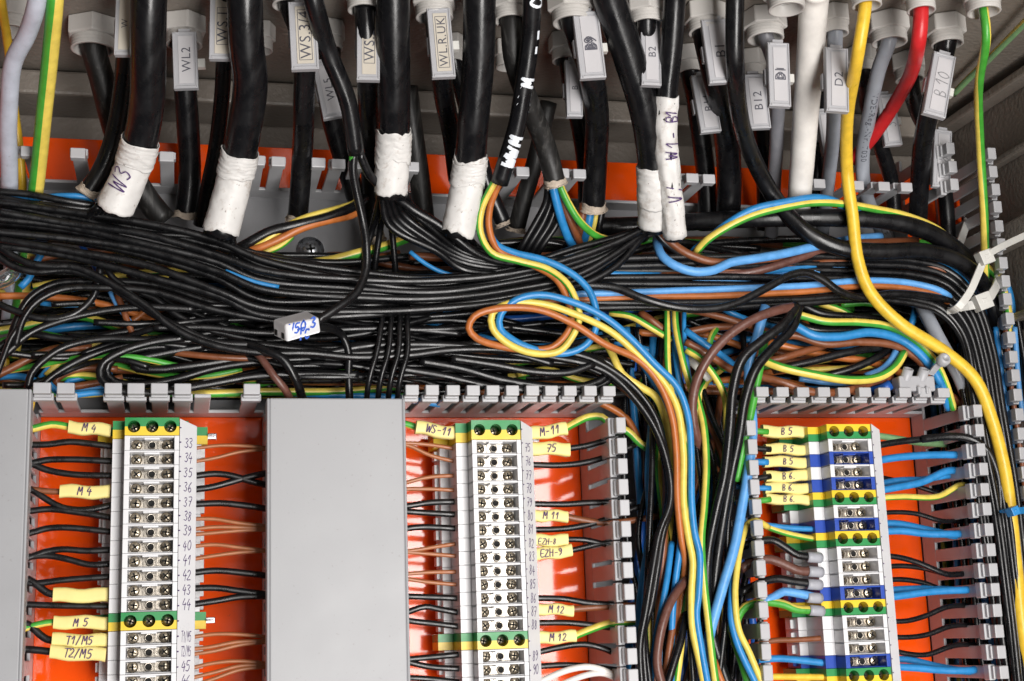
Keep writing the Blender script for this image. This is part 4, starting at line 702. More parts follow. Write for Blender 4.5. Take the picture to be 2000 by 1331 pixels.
# ---- area between the loop and the right box
for col, lb, pts, w_, kw in [
 ('gy', 'straight green and yellow wire dropping right of the loop', [(1303, 590, 46), (1303, 640, 48), (1305, 720, 50), (1312, 770, 46), (1330, 830, 40)], 13, dict(stripe=1.2)), ('blue', 'straight blue wire dropping beside the first earth wire', [(1314, 600, 40), (1315, 650, 44), (1322, 720, 46), (1335, 790, 44)], 11, {}),
 ('gy', 'second straight green and yellow wire dropping right of the loop', [(1318, 590, 50), (1320, 640, 52), (1335, 710, 54), (1350, 760, 52), (1372, 850, 46)], 13, dict(stripe=-1.2)), ('brown', 'brown wire between the two straight earth wires', [(1328, 600, 42), (1330, 650, 44), (1328, 730, 40), (1335, 800, 36)], 9, {}), ('blue', 'straight light blue wire beside the second earth wire', [(1336, 600, 48), (1336, 650, 50), (1344, 720, 52), (1352, 770, 50)], 9, {}),
 ('gy', 'yellow wire sweeping down behind the loop trio', [(1180, 665, 52), (1195, 690, 55), (1215, 730, 56), (1250, 755, 56), (1280, 775, 54), (1302, 830, 48), (1312, 900, 46), (1310, 1000, 45), (1320, 1085, 45), (1314, 1150, 44), (1300, 1240, 40)], 15, dict(stripe=2.4)), ('blue', 'blue wire sweeping down behind the loop trio', [(1230, 680, 46), (1260, 720, 50), (1290, 770, 50), (1305, 830, 46)], 13, {}),
 ('blue', 'blue wire slanting down right towards the brown bow', [(1338, 645, 50), (1370, 668, 52), (1410, 695, 50), (1440, 720, 46), (1500, 770, 30)], 14, {}), ('brown', 'brown wire slanting right below the blue one', [(1338, 668, 52), (1380, 690, 53), (1430, 722, 50), (1490, 740, 44), (1540, 760, 30)], 15, {}),
 ('gy', 'earth wire slanting from the straight ones to the frayed cables', [(1340, 684, 56), (1365, 700, 58), (1395, 735, 58), (1415, 775, 56), (1418, 840, 44)], 14, dict(stripe=-1.3)), ('white', 'short white piece of wire behind the brown bow', [(1342, 700, 48), (1360, 715, 50), (1385, 740, 49)], 16, {}),
 ('purplebrown', 'thick dark brown wire in a bow left of the frayed cables', [(1552, 600, 66), (1520, 606, 68), (1480, 620, 69), (1430, 650, 68), (1390, 690, 66), (1362, 740, 62), (1352, 790, 58), (1356, 835, 54), (1372, 890, 46), (1385, 950, 36)], 19, {}),
 ('black', 'thick dusty black wire, left one of the frayed pair', [(1555, 596, 66), (1535, 630, 68), (1490, 665, 68), (1450, 702, 67), (1432, 760, 65), (1425, 840, 63), (1414, 930, 60), (1398, 1000, 58), (1382, 1090, 56), (1382, 1180, 52), (1396, 1260, 48), (1425, 1350, 46)], 20, {}),
 ('black', 'thick dusty black wire, right one of the frayed pair', [(1560, 600, 62), (1548, 640, 64), (1510, 680, 65), (1476, 720, 65), (1455, 780, 63), (1444, 850, 61), (1425, 940, 58), (1408, 1040, 55), (1396, 1130, 52), (1392, 1190, 48)], 20, {}),
 ('green', 'green wire going down beside the frayed black pair', [(1496, 650, 56), (1486, 710, 57), (1474, 770, 56), (1462, 830, 55), (1448, 890, 54), (1438, 940, 50)], 16, {}), ('lightblue', 'thick light blue wire slanting down across the open duct', [(1494, 598, 58), (1480, 650, 58), (1462, 716, 50), (1466, 780, 52), (1470, 836, 54), (1464, 900, 55), (1450, 985, 55), (1434, 1070, 56), (1410, 1150, 56), (1388, 1230, 54), (1375, 1300, 48)], 20, {}),
 ('gy', 'earth wire running down just left of the frayed pair', [(1355, 740, 40), (1362, 780, 48), (1374, 830, 52), (1379, 900, 54), (1376, 985, 56), (1370, 1060, 58), (1375, 1140, 58), (1384, 1220, 57), (1392, 1290, 56), (1400, 1350, 56)], 15, dict(stripe=-1.3)),
 ('gy', 'thin yellow wire hooking out of the right box and going down', [(1500, 1030, 40), (1478, 1018, 46), (1460, 1024, 50), (1448, 1060, 52), (1440, 1110, 54), (1436, 1165, 56), (1443, 1230, 57), (1464, 1275, 57), (1495, 1350, 56)], 13, dict(stripe=2.8)), ('blue', 'blue wire running down beside the hooked yellow one', [(1440, 1040, 46), (1433, 1100, 50), (1428, 1160, 53), (1428, 1210, 55), (1442, 1262, 56), (1484, 1350, 55)], 14, {}),
 ('purplebrown', 'thick brown wire bowing left near the bottom edge', [(1350, 1120, 46), (1330, 1145, 54), (1310, 1175, 58), (1295, 1215, 60), (1286, 1260, 60), (1284, 1300, 59), (1296, 1350, 58)], 18, {}), ('blue', 'blue wire slanting down left of the bowed brown one', [(1312, 1060, 48), (1305, 1115, 52), (1295, 1175, 54), (1282, 1240, 54), (1268, 1350, 50)], 13, {}),
 ('brown', 'brown wire below the bowed one going straight down', [(1335, 1060, 40), (1330, 1130, 44), (1318, 1200, 48), (1308, 1260, 50), (1296, 1350, 48)], 14, {}), ('green', 'dark green wire near the bottom of the open duct', [(1425, 1200, 38), (1436, 1250, 46), (1452, 1300, 48), (1466, 1350, 48)], 18, {}), ('purplebrown', 'brown wire between the blue ones near the bottom', [(1424, 1120, 38), (1420, 1170, 44), (1414, 1230, 48), (1400, 1300, 44)], 13, {}),
 ('gy', 'green and yellow wire half hidden at the bottom left of the bunch', [(1306, 960, 40), (1302, 1030, 42), (1298, 1090, 40), (1300, 1150, 36)], 13, dict(stripe=.8)), ('black', 'black wire slanting at the bottom of the bunch', [(1340, 1190, 46), (1330, 1250, 52), (1312, 1310, 54), (1300, 1350, 54)], 16, {}), ('darkblue', 'dark blue wire at the bottom left of the bunch', [(1275, 1190, 30), (1272, 1260, 34), (1278, 1350, 34)], 13, {}),
 ('orangebrown', 'orange brown wire end at the bottom of the bunch', [(1395, 1290, 48), (1405, 1320, 50), (1418, 1350, 50)], 14, {}), ('brown', 'brown wire behind the frayed pair', [(1408, 770, 36), (1398, 840, 40), (1388, 900, 42), (1400, 920, 40)], 14, {}),
 # right of the frayed cables, above the right box
 ('blue', 'blue wire sweeping right above the right box and down to the connector', [(1510, 650, 52), (1545, 636, 56), (1590, 656, 58), (1640, 658, 58), (1700, 650, 58), (1760, 664, 57), (1800, 694, 56), (1828, 730, 54), (1848, 775, 50)], 18, {}), ('gy', 'green and yellow wire sweeping right above the blue one', [(1540, 610, 56), (1570, 618, 58), (1610, 628, 60), (1680, 630, 60), (1740, 640, 59), (1790, 668, 58), (1825, 705, 56), (1845, 745, 52), (1862, 800, 46)], 15, dict(stripe=1.2)),
 ('brown', 'pinkish brown wire sweeping right below the blue one', [(1520, 660, 48), (1550, 655, 51), (1610, 672, 53), (1680, 668, 54), (1750, 676, 54), (1795, 704, 52), (1822, 740, 50)], 16, {}), ('gy', 'green and yellow wire in a shallow bow above the duct teeth', [(1480, 700, 52), (1520, 716, 56), (1580, 730, 58), (1660, 743, 59), (1715, 738, 58), (1748, 718, 57), (1766, 690, 54)], 17, dict(stripe=-1.4)),
 ('lightblue', 'blue wire bowing up above the teeth beside the earth wire', [(1690, 737, 50), (1725, 722, 52), (1745, 700, 52), (1756, 672, 50)], 16, {}), ('black', 'black wire slanting up right above the right box', [(1510, 724, 50), (1580, 708, 52), (1650, 690, 53), (1720, 678, 52)], 16, {}), ('black', 'second black wire slanting up right above the right box', [(1600, 738, 46), (1660, 722, 49), (1710, 700, 50), (1738, 680, 48)], 16, {}),
 ('orangebrown', 'orange brown wire slanting down right between the black ones', [(1500, 668, 44), (1560, 684, 46), (1620, 696, 46), (1690, 706, 46), (1750, 724, 42), (1790, 760, 36)], 15, {}), ('brown', 'light brown wire arching left above the right box', [(1480, 706, 46), (1520, 702, 50), (1560, 690, 50), (1610, 676, 48)], 15, {}), ('brown', 'light brown wire in a low bow just above the duct teeth', [(1480, 735, 50), (1530, 748, 55), (1590, 766, 56), (1650, 764, 55), (1700, 748, 54), (1740, 735, 50)], 16, {}),
 ('gy', 'yellow wire peeping between the low bows', [(1560, 724, 40), (1620, 722, 42), (1680, 718, 44), (1740, 706, 40)], 13, dict(stripe=3)), ('gy', 'green and yellow wire with a hairpin bend below the bundle', [(1600, 592, 48), (1640, 606, 50), (1690, 632, 50), (1725, 640, 48), (1720, 600, 46), (1690, 592, 44), (1640, 596, 42)], 14, dict(stripe=-1.3)), ('black', 'black wire above the sweeping earth wire', [(1560, 592, 52), (1600, 612, 54), (1680, 620, 54), (1740, 628, 52), (1790, 652, 48)], 15, {}),
 ('black', 'black wire between the earth wire and the blue one', [(1540, 620, 50), (1580, 642, 54), (1640, 646, 55), (1710, 642, 54), (1760, 652, 52)], 15, {}), ('blue', 'short blue wire dropping beside the pale printed cable', [(1790, 580, 34), (1785, 620, 38), (1770, 660, 36)], 14, {}), ('blue', 'blue wire slanting under the bundle near the frayed ends', [(1402, 596, 48), (1430, 612, 50), (1470, 628, 48), (1520, 640, 40)], 13, {}), ('gy', 'green and yellow wire slanting right below the loop', [(1190, 612, 44), (1230, 618, 47), (1270, 640, 48), (1310, 664, 46)], 13, dict(stripe=-1.2)), ('brown', 'brown wire under the bundle right of the loop', [(1250, 610, 44), (1275, 628, 46), (1310, 655, 44)], 15, {}), ('brown', 'long brown wire from under the bundle to the frayed ends', [(1340, 604, 50), (1400, 618, 54), (1450, 632, 55), (1520, 655, 46)], 14, {}), ('brown', 'second brown wire under the frayed ends', [(1340, 650, 44), (1390, 640, 46), (1440, 638, 46), (1500, 650, 40)], 15, {}), ('gy', 'green and yellow bow left of the frayed pair', [(1400, 640, 46), (1388, 660, 48), (1382, 690, 46), (1376, 720, 38)], 13, dict(stripe=-1)), ('gy', 'green and yellow wire behind the frayed pair', [(1410, 720, 36), (1380, 745, 42), (1366, 775, 42), (1362, 810, 36)], 14, dict(stripe=1.2)), ('gy', 'yellow wire right of the frayed pair', [(1395, 700, 44), (1415, 720, 46), (1440, 715, 44), (1490, 705, 40)], 13, dict(stripe=1.2)),
 ('darkblue', 'dark blue insulated wire end leaving the screw connector', [(1740, 752, 54), (1720, 762, 52), (1695, 765, 46), (1660, 756, 40)], 20, {}), ('blue', 'blue wire leaving the screw connector to the right', [(1826, 757, 53), (1842, 772, 50), (1852, 800, 44)], 13, {}), ('lightblue', 'blue wire behind the bow above the duct teeth', [(1560, 740, 46), (1620, 748, 48), (1690, 748, 48), (1740, 742, 46)], 12, {})]:
    wire(col, lb, pts, w_, **kw)
# ---- right vertical duct and beyond
for col, lb, pts, w_, kw in [('blue', 'blue wire hugging the right wall beside the duct teeth', [(1962, 545, 44), (1975, 590, 44), (1975, 640, 42), (1976, 700, 40), (1990, 760, 36), (2010, 830, 30)], 15, {}), ('lightblue', 'light blue wire dropping inside the right duct', [(1900, 600, 46), (1918, 660, 46), (1932, 720, 44), (1938, 800, 40), (1935, 900, 36), (1925, 1010, 40), (1918, 1090, 40), (1930, 1200, 40), (1950, 1350, 40)], 13, {}), ('brown', 'brown wire curving down right of the right box corner', [(1850, 768, 40), (1880, 790, 44), (1905, 820, 44), (1925, 870, 40)], 15, {}), ('brown', 'thin brown wire running down the right duct', [(1880, 720, 24), (1900, 800, 30), (1935, 1030, 44), (1950, 1120, 46), (1965, 1200, 46), (1992, 1350, 46)], 14, {}),
 ('black', 'black wire bowing out of the right box and down', [(1800, 858, 46), (1850, 853, 52), (1893, 857, 56), (1925, 878, 57), (1945, 920, 56), (1953, 980, 55), (1950, 1040, 54), (1958, 1110, 54), (1980, 1200, 54), (2004, 1350, 54)], 16, {}), ('blue', 'second light blue wire far down the right duct', [(1960, 980, 44), (1966, 1060, 44), (1972, 1150, 44), (1985, 1250, 44), (2000, 1350, 44)], 12, {}), ('black', 'black wire crossing behind the yellow cable at the right', [(1935, 1060, 50), (1948, 1130, 52), (1955, 1230, 52), (1972, 1350, 52)], 16, {})]: wire(col, lb, pts, w_, **kw)
for i in range(5):
    j = i * 19 + 6; wire(['blue', 'lightblue', 'blue', 'brown', 'lightblue'][i], 'blue wire among the black ones at the right edge of the photo' if i != 3 else 'brown wire among the black ones at the right edge of the photo', [(1900 + j, 640, 48), (1925 + j * .8, 760, 47), (1945 + j * .8, 900, 46), (1958 + j * .9, 1100, 46), (1975 + j, 1350, 46)], 11, 'blue wires at the right edge' if i != 3 else None)
for i in range(26): wire('black', 'black wire running straight down at the right edge of the photo', [(1905 + i * 4 + rnd.uniform(-5, 5), 620, 26 + i % 5 * 5), (1938 + i * 3.6 + rnd.uniform(-5, 5), 760, 24 + i % 5 * 5), (1955 + i * 3.8 + rnd.uniform(-5, 5), 900, 22 + i % 5 * 5), (1968 + i * 4.2 + rnd.uniform(-6, 6), 1100, 22 + i % 5 * 5), (1985 + i * 4.6, 1350, 22 + i % 5 * 5)], 14, 'black wires running down the right edge')

# ---- wires at the terminals; u, v only, depth by rule
def tw(col, lb, pts, w_, d=34, group=None, **k): wire(col, lb, z_(pts, d), w_, group, wob=.0002, **k)
L1 = [('black', '33', [(40, 868), (62, 869), (95, 868), (135, 863), (185, 868), (228, 874)]), ('black', '34', [(36, 906), (60, 905), (90, 899), (140, 898), (228, 902)]), ('black', '35', [(36, 902), (60, 906), (90, 918), (140, 927), (228, 930)]), ('black', '37', [(36, 950), (60, 956), (85, 972), (120, 991), (165, 996), (228, 985)]), ('black', '38', [(36, 1000), (58, 999), (95, 995), (150, 1001), (228, 1014)]), ('black', '39', [(34, 1046), (58, 1042), (90, 1033), (125, 1031), (228, 1041)]), ('black', '40', [(34, 1094), (55, 1090), (85, 1079), (120, 1073), (170, 1076), (228, 1073)]), ('black', '41', [(34, 1088), (60, 1088), (90, 1086), (130, 1093), (175, 1104), (228, 1101)]), ('black', '42', [(34, 1138), (70, 1140), (120, 1134), (228, 1126)]), ('black', '44', [(30, 1180), (80, 1182), (140, 1184), (226, 1185)])]
for c_, n, p in L1: tw(c_, 'black wire entering terminal %s from the left lid' % n, p, 15, group='black wires between the left lid and the terminals')
tw('black', 'black wire ending in the blank yellow sleeve', [(34, 1130), (55, 1132), (75, 1145), (92, 1158), (112, 1163)], 15); tw('black', 'black wire ending in the T1/M5 sleeve', [(32, 1214), (55, 1220), (78, 1240), (92, 1249), (112, 1252)], 15); tw('black', 'black wire ending in the T2/M5 sleeve', [(30, 1268), (60, 1269), (112, 1275)], 15)
tw('gy', 'green and yellow wire ending in the upper M 4 sleeve', [(40, 842), (70, 836), (100, 829), (142, 835)], 15, stripe=-1.2); tw('gy', 'green and yellow wire ending in the M 5 sleeve', [(30, 1234), (60, 1224), (90, 1217), (112, 1215)], 13, stripe=-1.0); tw('brown', 'brown wire ending in the lower M 4 sleeve', [(60, 956), (90, 960), (125, 961)], 12); tw('yellow', 'yellow wire passing behind the left lid corner', [(66, 775, 44), (60, 800, 44), (54, 830, 40)], 11)
R1 = [('copper', '33', [(372, 878), (430, 870), (480, 871), (545, 877)], 8), ('copper', '34', [(372, 904), (420, 895), (470, 881), (545, 875)], 8), ('black', '35', [(370, 929), (420, 927), (455, 931), (490, 942), (545, 952)], 15), ('black', '36', [(370, 957), (410, 952), (450, 941), (490, 931), (545, 920)], 15), ('black', '37', [(370, 984), (430, 983), (480, 988), (545, 998)], 15), ('copper', '38', [(370, 1014), (420, 1013), (465, 1021), (545, 1032)], 9), ('copper', '39, upper one', [(370, 1035), (420, 1030), (480, 1031), (545, 1034)], 9), ('copper', '39, lower one', [(370, 1046), (420, 1041), (480, 1036), (545, 1036)], 9), ('copper', '40', [(368, 1067), (420, 1066), (470, 1072), (545, 1078)], 9), ('copper', '41', [(368, 1095), (420, 1086), (470, 1079), (545, 1076)], 9),
 ('black', '42', [(368, 1122), (420, 1117), (480, 1118), (545, 1126)], 15), ('black', '43', [(368, 1151), (420, 1149), (470, 1156), (545, 1166)], 15), ('black', '44', [(366, 1181), (420, 1173), (470, 1167), (545, 1166)], 15), ('copper', 'T1/M5', [(366, 1246), (420, 1238), (470, 1240), (545, 1248)], 9), ('copper', 'T2/M5, upper one', [(366, 1270), (410, 1263), (460, 1253), (545, 1250)], 9), ('copper', 'T2/M5, lower one', [(366, 1281), (420, 1271), (470, 1258), (545, 1252)], 9), ('copper', '45, upper one', [(366, 1307), (420, 1297), (470, 1294), (545, 1299)], 9), ('copper', '45, lower one', [(366, 1328), (420, 1312), (470, 1300), (545, 1300)], 9), ('copper', '46', [(366, 1342), (420, 1324), (470, 1308), (545, 1303)], 9)]
R1 = [(c_, n, [(u, v + rnd.uniform(-2, 2)) for u, v in p], w_ * (.9 if c_ == 'copper' else 1)) for c_, n, p, w_ in R1]
for c_, n, p, w_ in R1: tw(c_, '%s wire between terminal %s and the middle lid' % ('black' if c_ == 'black' else 'thin brown', n), p, w_, group='wires between the left terminals and the middle lid')
L2 = [('copper', '75', [(770, 868), (800, 866), (840, 869), (902, 879)], 9), ('copper', '76', [(770, 866), (800, 873), (840, 891), (902, 905)], 9), ('copper', '77', [(770, 953), (800, 942), (840, 932), (902, 928)], 9), ('copper', '78', [(770, 955), (840, 956), (902, 959)], 9), ('black', '79', [(770, 991), (800, 987), (840, 983), (902, 981)], 14), ('black', '80', [(770, 998), (840, 1001), (902, 1007)], 14), ('black', '81', [(770, 1038), (820, 1031), (902, 1034)], 14), ('copper', '82', [(772, 1080), (810, 1076), (850, 1068), (904, 1061)], 9), ('copper', '83', [(772, 1078), (810, 1080), (904, 1087)], 9), ('copper', '84', [(772, 1122), (830, 1119), (904, 1116)], 9), ('copper', '85', [(772, 1128), (830, 1135), (904, 1143)], 9), ('black', '86', [(772, 1164), (840, 1167), (904, 1170)], 14), ('black', '87', [(772, 1206), (798, 1194), (830, 1186), (860, 1190), (904, 1198)], 14), ('black', '88', [(772, 1206), (800, 1214), (840, 1219), (904, 1226)], 14), ('black', '89', [(774, 1289), (830, 1285), (906, 1280)], 14), ('black', '90', [(774, 1286), (800, 1294), (840, 1304), (906, 1308)], 14), ('black', 'below 90', [(776, 1325), (830, 1325), (908, 1334)], 14)]
L2 = [(c_, n, [(u, v + rnd.uniform(-1.6, 1.6)) for u, v in p], w_ * (.9 if c_ == 'copper' else 1)) for c_, n, p, w_ in L2]
for c_, n, p, w_ in L2: tw(c_, '%s wire coming from the middle lid to terminal %s' % ('black' if c_ == 'black' else 'thin brown', n), p, w_, group='wires between the middle lid and its terminals')
tw('gy', 'green wire ending in the WS-11 sleeve', [(770, 824), (795, 829), (820, 838)], 13, stripe=-.4)
R2 = [('black', '75 sleeve', [(1104, 877), (1140, 872), (1175, 863), (1215, 850)], 14), ('black', '76', [(1030, 908), (1090, 909), (1140, 904), (1185, 892), (1240, 870)], 14), ('black', '79', [(1034, 985), (1100, 986), (1160, 982), (1240, 982)], 14), ('brown', 'M 11 sleeve', [(1100, 1008), (1140, 1016), (1190, 1022), (1290, 1008)], 13), ('black', '81', [(1036, 1035), (1100, 1033), (1150, 1025), (1200, 1009), (1250, 990)], 14), ('black', 'EZH-8 sleeve', [(1100, 1054), (1140, 1055), (1170, 1061), (1210, 1072)], 13), ('black', 'EZH-9 sleeve', [(1108, 1077), (1140, 1070), (1170, 1063), (1215, 1058)], 13), ('black', '86', [(1042, 1168), (1100, 1170), (1150, 1178), (1210, 1182)], 14), ('brown', 'upper M 12 sleeve', [(1112, 1191), (1160, 1187), (1250, 1182)], 13), ('black', '88', [(1044, 1217), (1110, 1217), (1160, 1222), (1230, 1232)], 14), ('black', '89', [(1046, 1275), (1090, 1265), (1140, 1259), (1180, 1268), (1210, 1282)], 14), ('black', '90', [(1048, 1302), (1100, 1299), (1150, 1302), (1220, 1312)], 14)]
for c_, n, p, w_ in R2: tw(c_, '%s wire leaving the %s to the right' % (c_, n) if 'sleeve' in n else 'black wire between terminal %s and the open duct' % n, p, w_, d=37, group='wires between the middle terminals and the open duct')
tw('gy', 'green and yellow wire from the M-11 sleeve bending over the duct wall', [(1098, 841), (1125, 826), (1150, 815), (1175, 815), (1192, 828), (1225, 842), (1250, 866), (1280, 886)], 15, d=38, stripe=1.2); tw('gy', 'green and yellow wire leaving the lower M 12 sleeve', [(1116, 1245), (1150, 1231), (1190, 1218), (1250, 1214)], 15, d=38, stripe=1.2)
tw('white', 'upper white wire at the bottom edge beside number 90', [(1030, 1345), (1070, 1325), (1110, 1309), (1150, 1303), (1180, 1310), (1210, 1325)], 13, d=40); tw('white', 'lower white wire at the bottom edge beside number 90', [(1070, 1352), (1110, 1332), (1150, 1318), (1180, 1316), (1210, 1330)], 12, d=40)
R3 = [('palegreen', 'pale green wire leaving the topmost earth terminal to the right', [(1700, 850), (1750, 857), (1790, 864), (1840, 868)], 13, 30), ('black', 'black wire leaving the top white terminal of the right column', [(1700, 873), (1750, 864), (1800, 858), (1850, 853)], 15, 44), ('blue', 'blue wire leaving the topmost blue terminal to the right', [(1700, 902), (1760, 893), (1820, 889), (1870, 889), (1915, 892), (1935, 912), (1945, 950)], 15, 42), ('black', 'black wire behind the second pair of blue wires', [(1700, 930), (1740, 937), (1790, 950), (1840, 965)], 11, 28),
 ('blue', 'upper blue wire leaving the second blue terminal', [(1700, 950), (1750, 940), (1800, 938), (1850, 930)], 13, 34), ('blue', 'lower blue wire leaving the second blue terminal', [(1702, 962), (1750, 953), (1800, 942), (1850, 920)], 15, 40), ('gy', 'green and yellow wire leaving the second earth terminal to the right', [(1704, 974), (1760, 971), (1830, 971), (1890, 962), (1935, 945)], 12, 42), ('black', 'black wire leaving the lone white terminal', [(1708, 1004), (1750, 1001), (1790, 1004), (1840, 1018)], 11, 36), ('blue', 'upper blue wire leaving the third blue terminal', [(1710, 1024), (1750, 1023), (1800, 1033), (1860, 1046)], 15, 36), ('blue', 'lower blue wire leaving the third blue terminal', [(1710, 1039), (1760, 1037), (1810, 1043), (1860, 1044)], 15, 40),
 ('black', 'black wire leaving the upper of three white terminals', [(1715, 1086), (1750, 1088), (1790, 1098), (1850, 1122)], 13, 40), ('black', 'black wire leaving the middle of three white terminals', [(1718, 1109), (1760, 1106), (1800, 1110), (1850, 1122)], 12, 34), ('black', 'black wire leaving the lowest of three white terminals', [(1722, 1134), (1760, 1132), (1800, 1138), (1850, 1155)], 12, 36), ('blue', 'upper blue wire leaving the fourth blue terminal', [(1724, 1154), (1770, 1151), (1810, 1150), (1870, 1153)], 14, 36), ('blue', 'lower blue wire leaving the fourth blue terminal', [(1724, 1169), (1770, 1163), (1820, 1156), (1880, 1153)], 15, 42),
 ('black', 'black wire leaving the upper white terminal near the bottom', [(1732, 1214), (1770, 1213), (1805, 1204), (1850, 1186)], 12, 38), ('black', 'black wire leaving the middle white terminal near the bottom', [(1735, 1245), (1775, 1245), (1810, 1240), (1855, 1224)], 12, 38), ('black', 'black wire leaving the lowest white terminal', [(1738, 1270), (1775, 1278), (1810, 1279), (1860, 1262)], 12, 38), ('blue', 'upper blue wire leaving the lowest blue terminal', [(1740, 1287), (1780, 1290), (1830, 1302), (1890, 1312)], 14, 36), ('blue', 'lower blue wire leaving the lowest blue terminal', [(1740, 1302), (1790, 1305), (1840, 1309), (1890, 1310)], 15, 42)]
def into_slot(p, d):
    q = resolve(z_(p, d)); l = q[-1]
    while len(q) > 2 and q[-1].x > .372: q.pop()
    return q + [Vector((.3745, q[-1].y * .9, l.z)), Vector((.390, q[-1].y * .7, l.z - .004))]
R3 = [(c_, lb, (p if 'topmost blue' in lb or 'top white' in lb else into_slot(p, d)), w_, d) for c_, lb, p, w_, d in R3]
for c_, lb, p, w_, d in R3: wire(c_, lb, z_(p, d), w_, 'wires right of the blue and white terminals', wob=.0002) if c_ != 'palegreen' else tag((lambda mb: (tube(mb, z_(p, d), w_, 10), mb.build('green_wire', M['palegreen']))[1])(MB()), lb, 'wire', 'wires right of the blue and white terminals')
# ferruled wires on the left of the right column
def ferruled(col, lb, pts, w_, e):
    wire(col, lb, z_(pts, 44), w_, 'ferruled wires entering the right column', wob=.0002, sides=12, stripe=.1, twist=.9)
    host = sc.objects[-1]
    mb = MB(); tube(mb, [(e[0] - 12, e[1], 44), (e[0], e[1] + 1, 44), (e[0] + 14, e[1] + 2, 43)], 21, 16, wob=0); mb.build('ferrule', M['ferrule'], host)
ferruled('black', 'thick black ferruled wire, upper one of two', [(1440, 1072), (1475, 1060), (1510, 1056), (1535, 1070), (1558, 1084), (1590, 1088)], 18, (1588, 1088)); ferruled('purplebrown', 'dusty brown ferruled wire between the two black ones', [(1446, 1112), (1475, 1096), (1505, 1093), (1535, 1104), (1560, 1115), (1590, 1116)], 18, (1590, 1116)); ferruled('black', 'thick black ferruled wire, lower one of two', [(1446, 1158), (1480, 1141), (1515, 1131), (1550, 1136), (1590, 1141)], 18, (1588, 1141))
ferruled('lightblue', 'light blue ferruled wire with a kink', [(1490, 1176), (1512, 1166), (1530, 1156), (1555, 1159), (1592, 1167)], 17, (1588, 1167)); ferruled('gy', 'green and yellow ferruled wire curving in from the duct', [(1436, 1260), (1438, 1215), (1455, 1186), (1490, 1176), (1530, 1180), (1555, 1190), (1596, 1192)], 17, (1592, 1192))
for c_, lb, p, w_, kw in [('blue', 'blue wire entering the third blue terminal from the left', [(1480, 1024), (1520, 1029), (1560, 1033), (1620, 1034)], 11, {}), ('gy', 'green and yellow wire entering the third earth terminal', [(1470, 1018), (1500, 1030), (1540, 1043), (1610, 1056)], 12, dict(stripe=1.2)), ('brown', 'thin brown wire entering the middle white terminal near the bottom', [(1470, 1262), (1510, 1252), (1560, 1250), (1620, 1246)], 11, {}), ('blue', 'blue wire entering the lowest blue terminal from the left', [(1480, 1290), (1520, 1287), (1570, 1291), (1620, 1297)], 14, {}), ('yellow', 'yellow wire entering the bottom earth terminal', [(1490, 1322), (1540, 1322), (1620, 1323)], 13, {}), ('gy', 'green wire ending in the topmost B 5 sleeve', [(1450, 838), (1475, 842), (1500, 844)], 12, dict(stripe=0)), ('black', 'black wire ending in the middle B 5 sleeve', [(1450, 872), (1480, 876), (1505, 878)], 12, {}), ('blue', 'blue wire ending in the lowest B 5 sleeve', [(1440, 910), (1470, 903), (1500, 903)], 13, {}), ('black', 'black wire ending in the topmost B 6 sleeve', [(1440, 945), (1475, 936), (1505, 931)], 12, {}), ('blue', 'blue wire ending in the middle B 6 sleeve', [(1430, 950), (1470, 953), (1505, 954)], 11, {}), ('gy', 'green wire ending in the lowest B 6 sleeve', [(1440, 985), (1475, 980), (1505, 976)], 12, dict(stripe=0))]: wire(c_, lb, z_(p, 38), w_, **kw)

for i in range(30):
    y = 522 + i * 8.6; d = 7 + (i % 4) * 4
    wire('black', 'black wire at the very bottom of the big duct, mostly hidden', [(x, min(775, max(500, y + rnd.uniform(-9, 9))), d + rnd.uniform(-2, 2)) for x in range(-30, 1840, 230)], 18, 'black wires at the bottom of the big duct')
MX = [('black', 'black'), ('blue', 'blue'), ('brown', 'brown'), ('gy', 'green and yellow'), ('orangebrown', 'light brown')]
for i in range(58):                    # thinner strands winding through the middle of the mass
    c_, nm = MX[0] if i % 5 else MX[1 + (i // 5) % 4]; x0 = rnd.uniform(-60, 820); L = rnd.uniform(260, 620); y0 = rnd.uniform(575, 748); sl = rnd.uniform(-70, 70) * (1 if y0 < 700 else .3); d = rnd.uniform(38, 53) - (6 if i % 5 == 0 else 0); a = rnd.uniform(-26, 26); ph = rnd.uniform(0, 6)
    wire(c_, '%s strand winding through the mass of black wires' % nm, [(x0 + L * k / 6, min(768, max(560, y0 + sl * k / 6 + a * math.sin(ph + k * .8))), d + 4 * math.sin(ph * 2 + k)) for k in range(7)], 14.5 if c_ == 'black' else 13, '%s strands winding through the mass' % nm, stripe=rnd.uniform(-1.5, 1.5))
for i in range(22):                    # the same right of the loop, behind the dropping wires
    c_, nm = MX[i % 5]; x0 = rnd.uniform(1190, 1420); L = rnd.uniform(180, 420); y0 = rnd.uniform(620, 755); sl = rnd.uniform(-60, 90); d = rnd.uniform(26, 42); a = rnd.uniform(-20, 20); ph = rnd.uniform(0, 6)
    wire(c_, '%s strand behind the wires dropping right of the loop' % nm, [(x0 + L * k / 5, min(765, max(610, y0 + sl * k / 5 + a * math.sin(ph + k))), d) for k in range(6)], 14, '%s strands right of the loop' % nm, stripe=rnd.uniform(-1.5, 1.5))
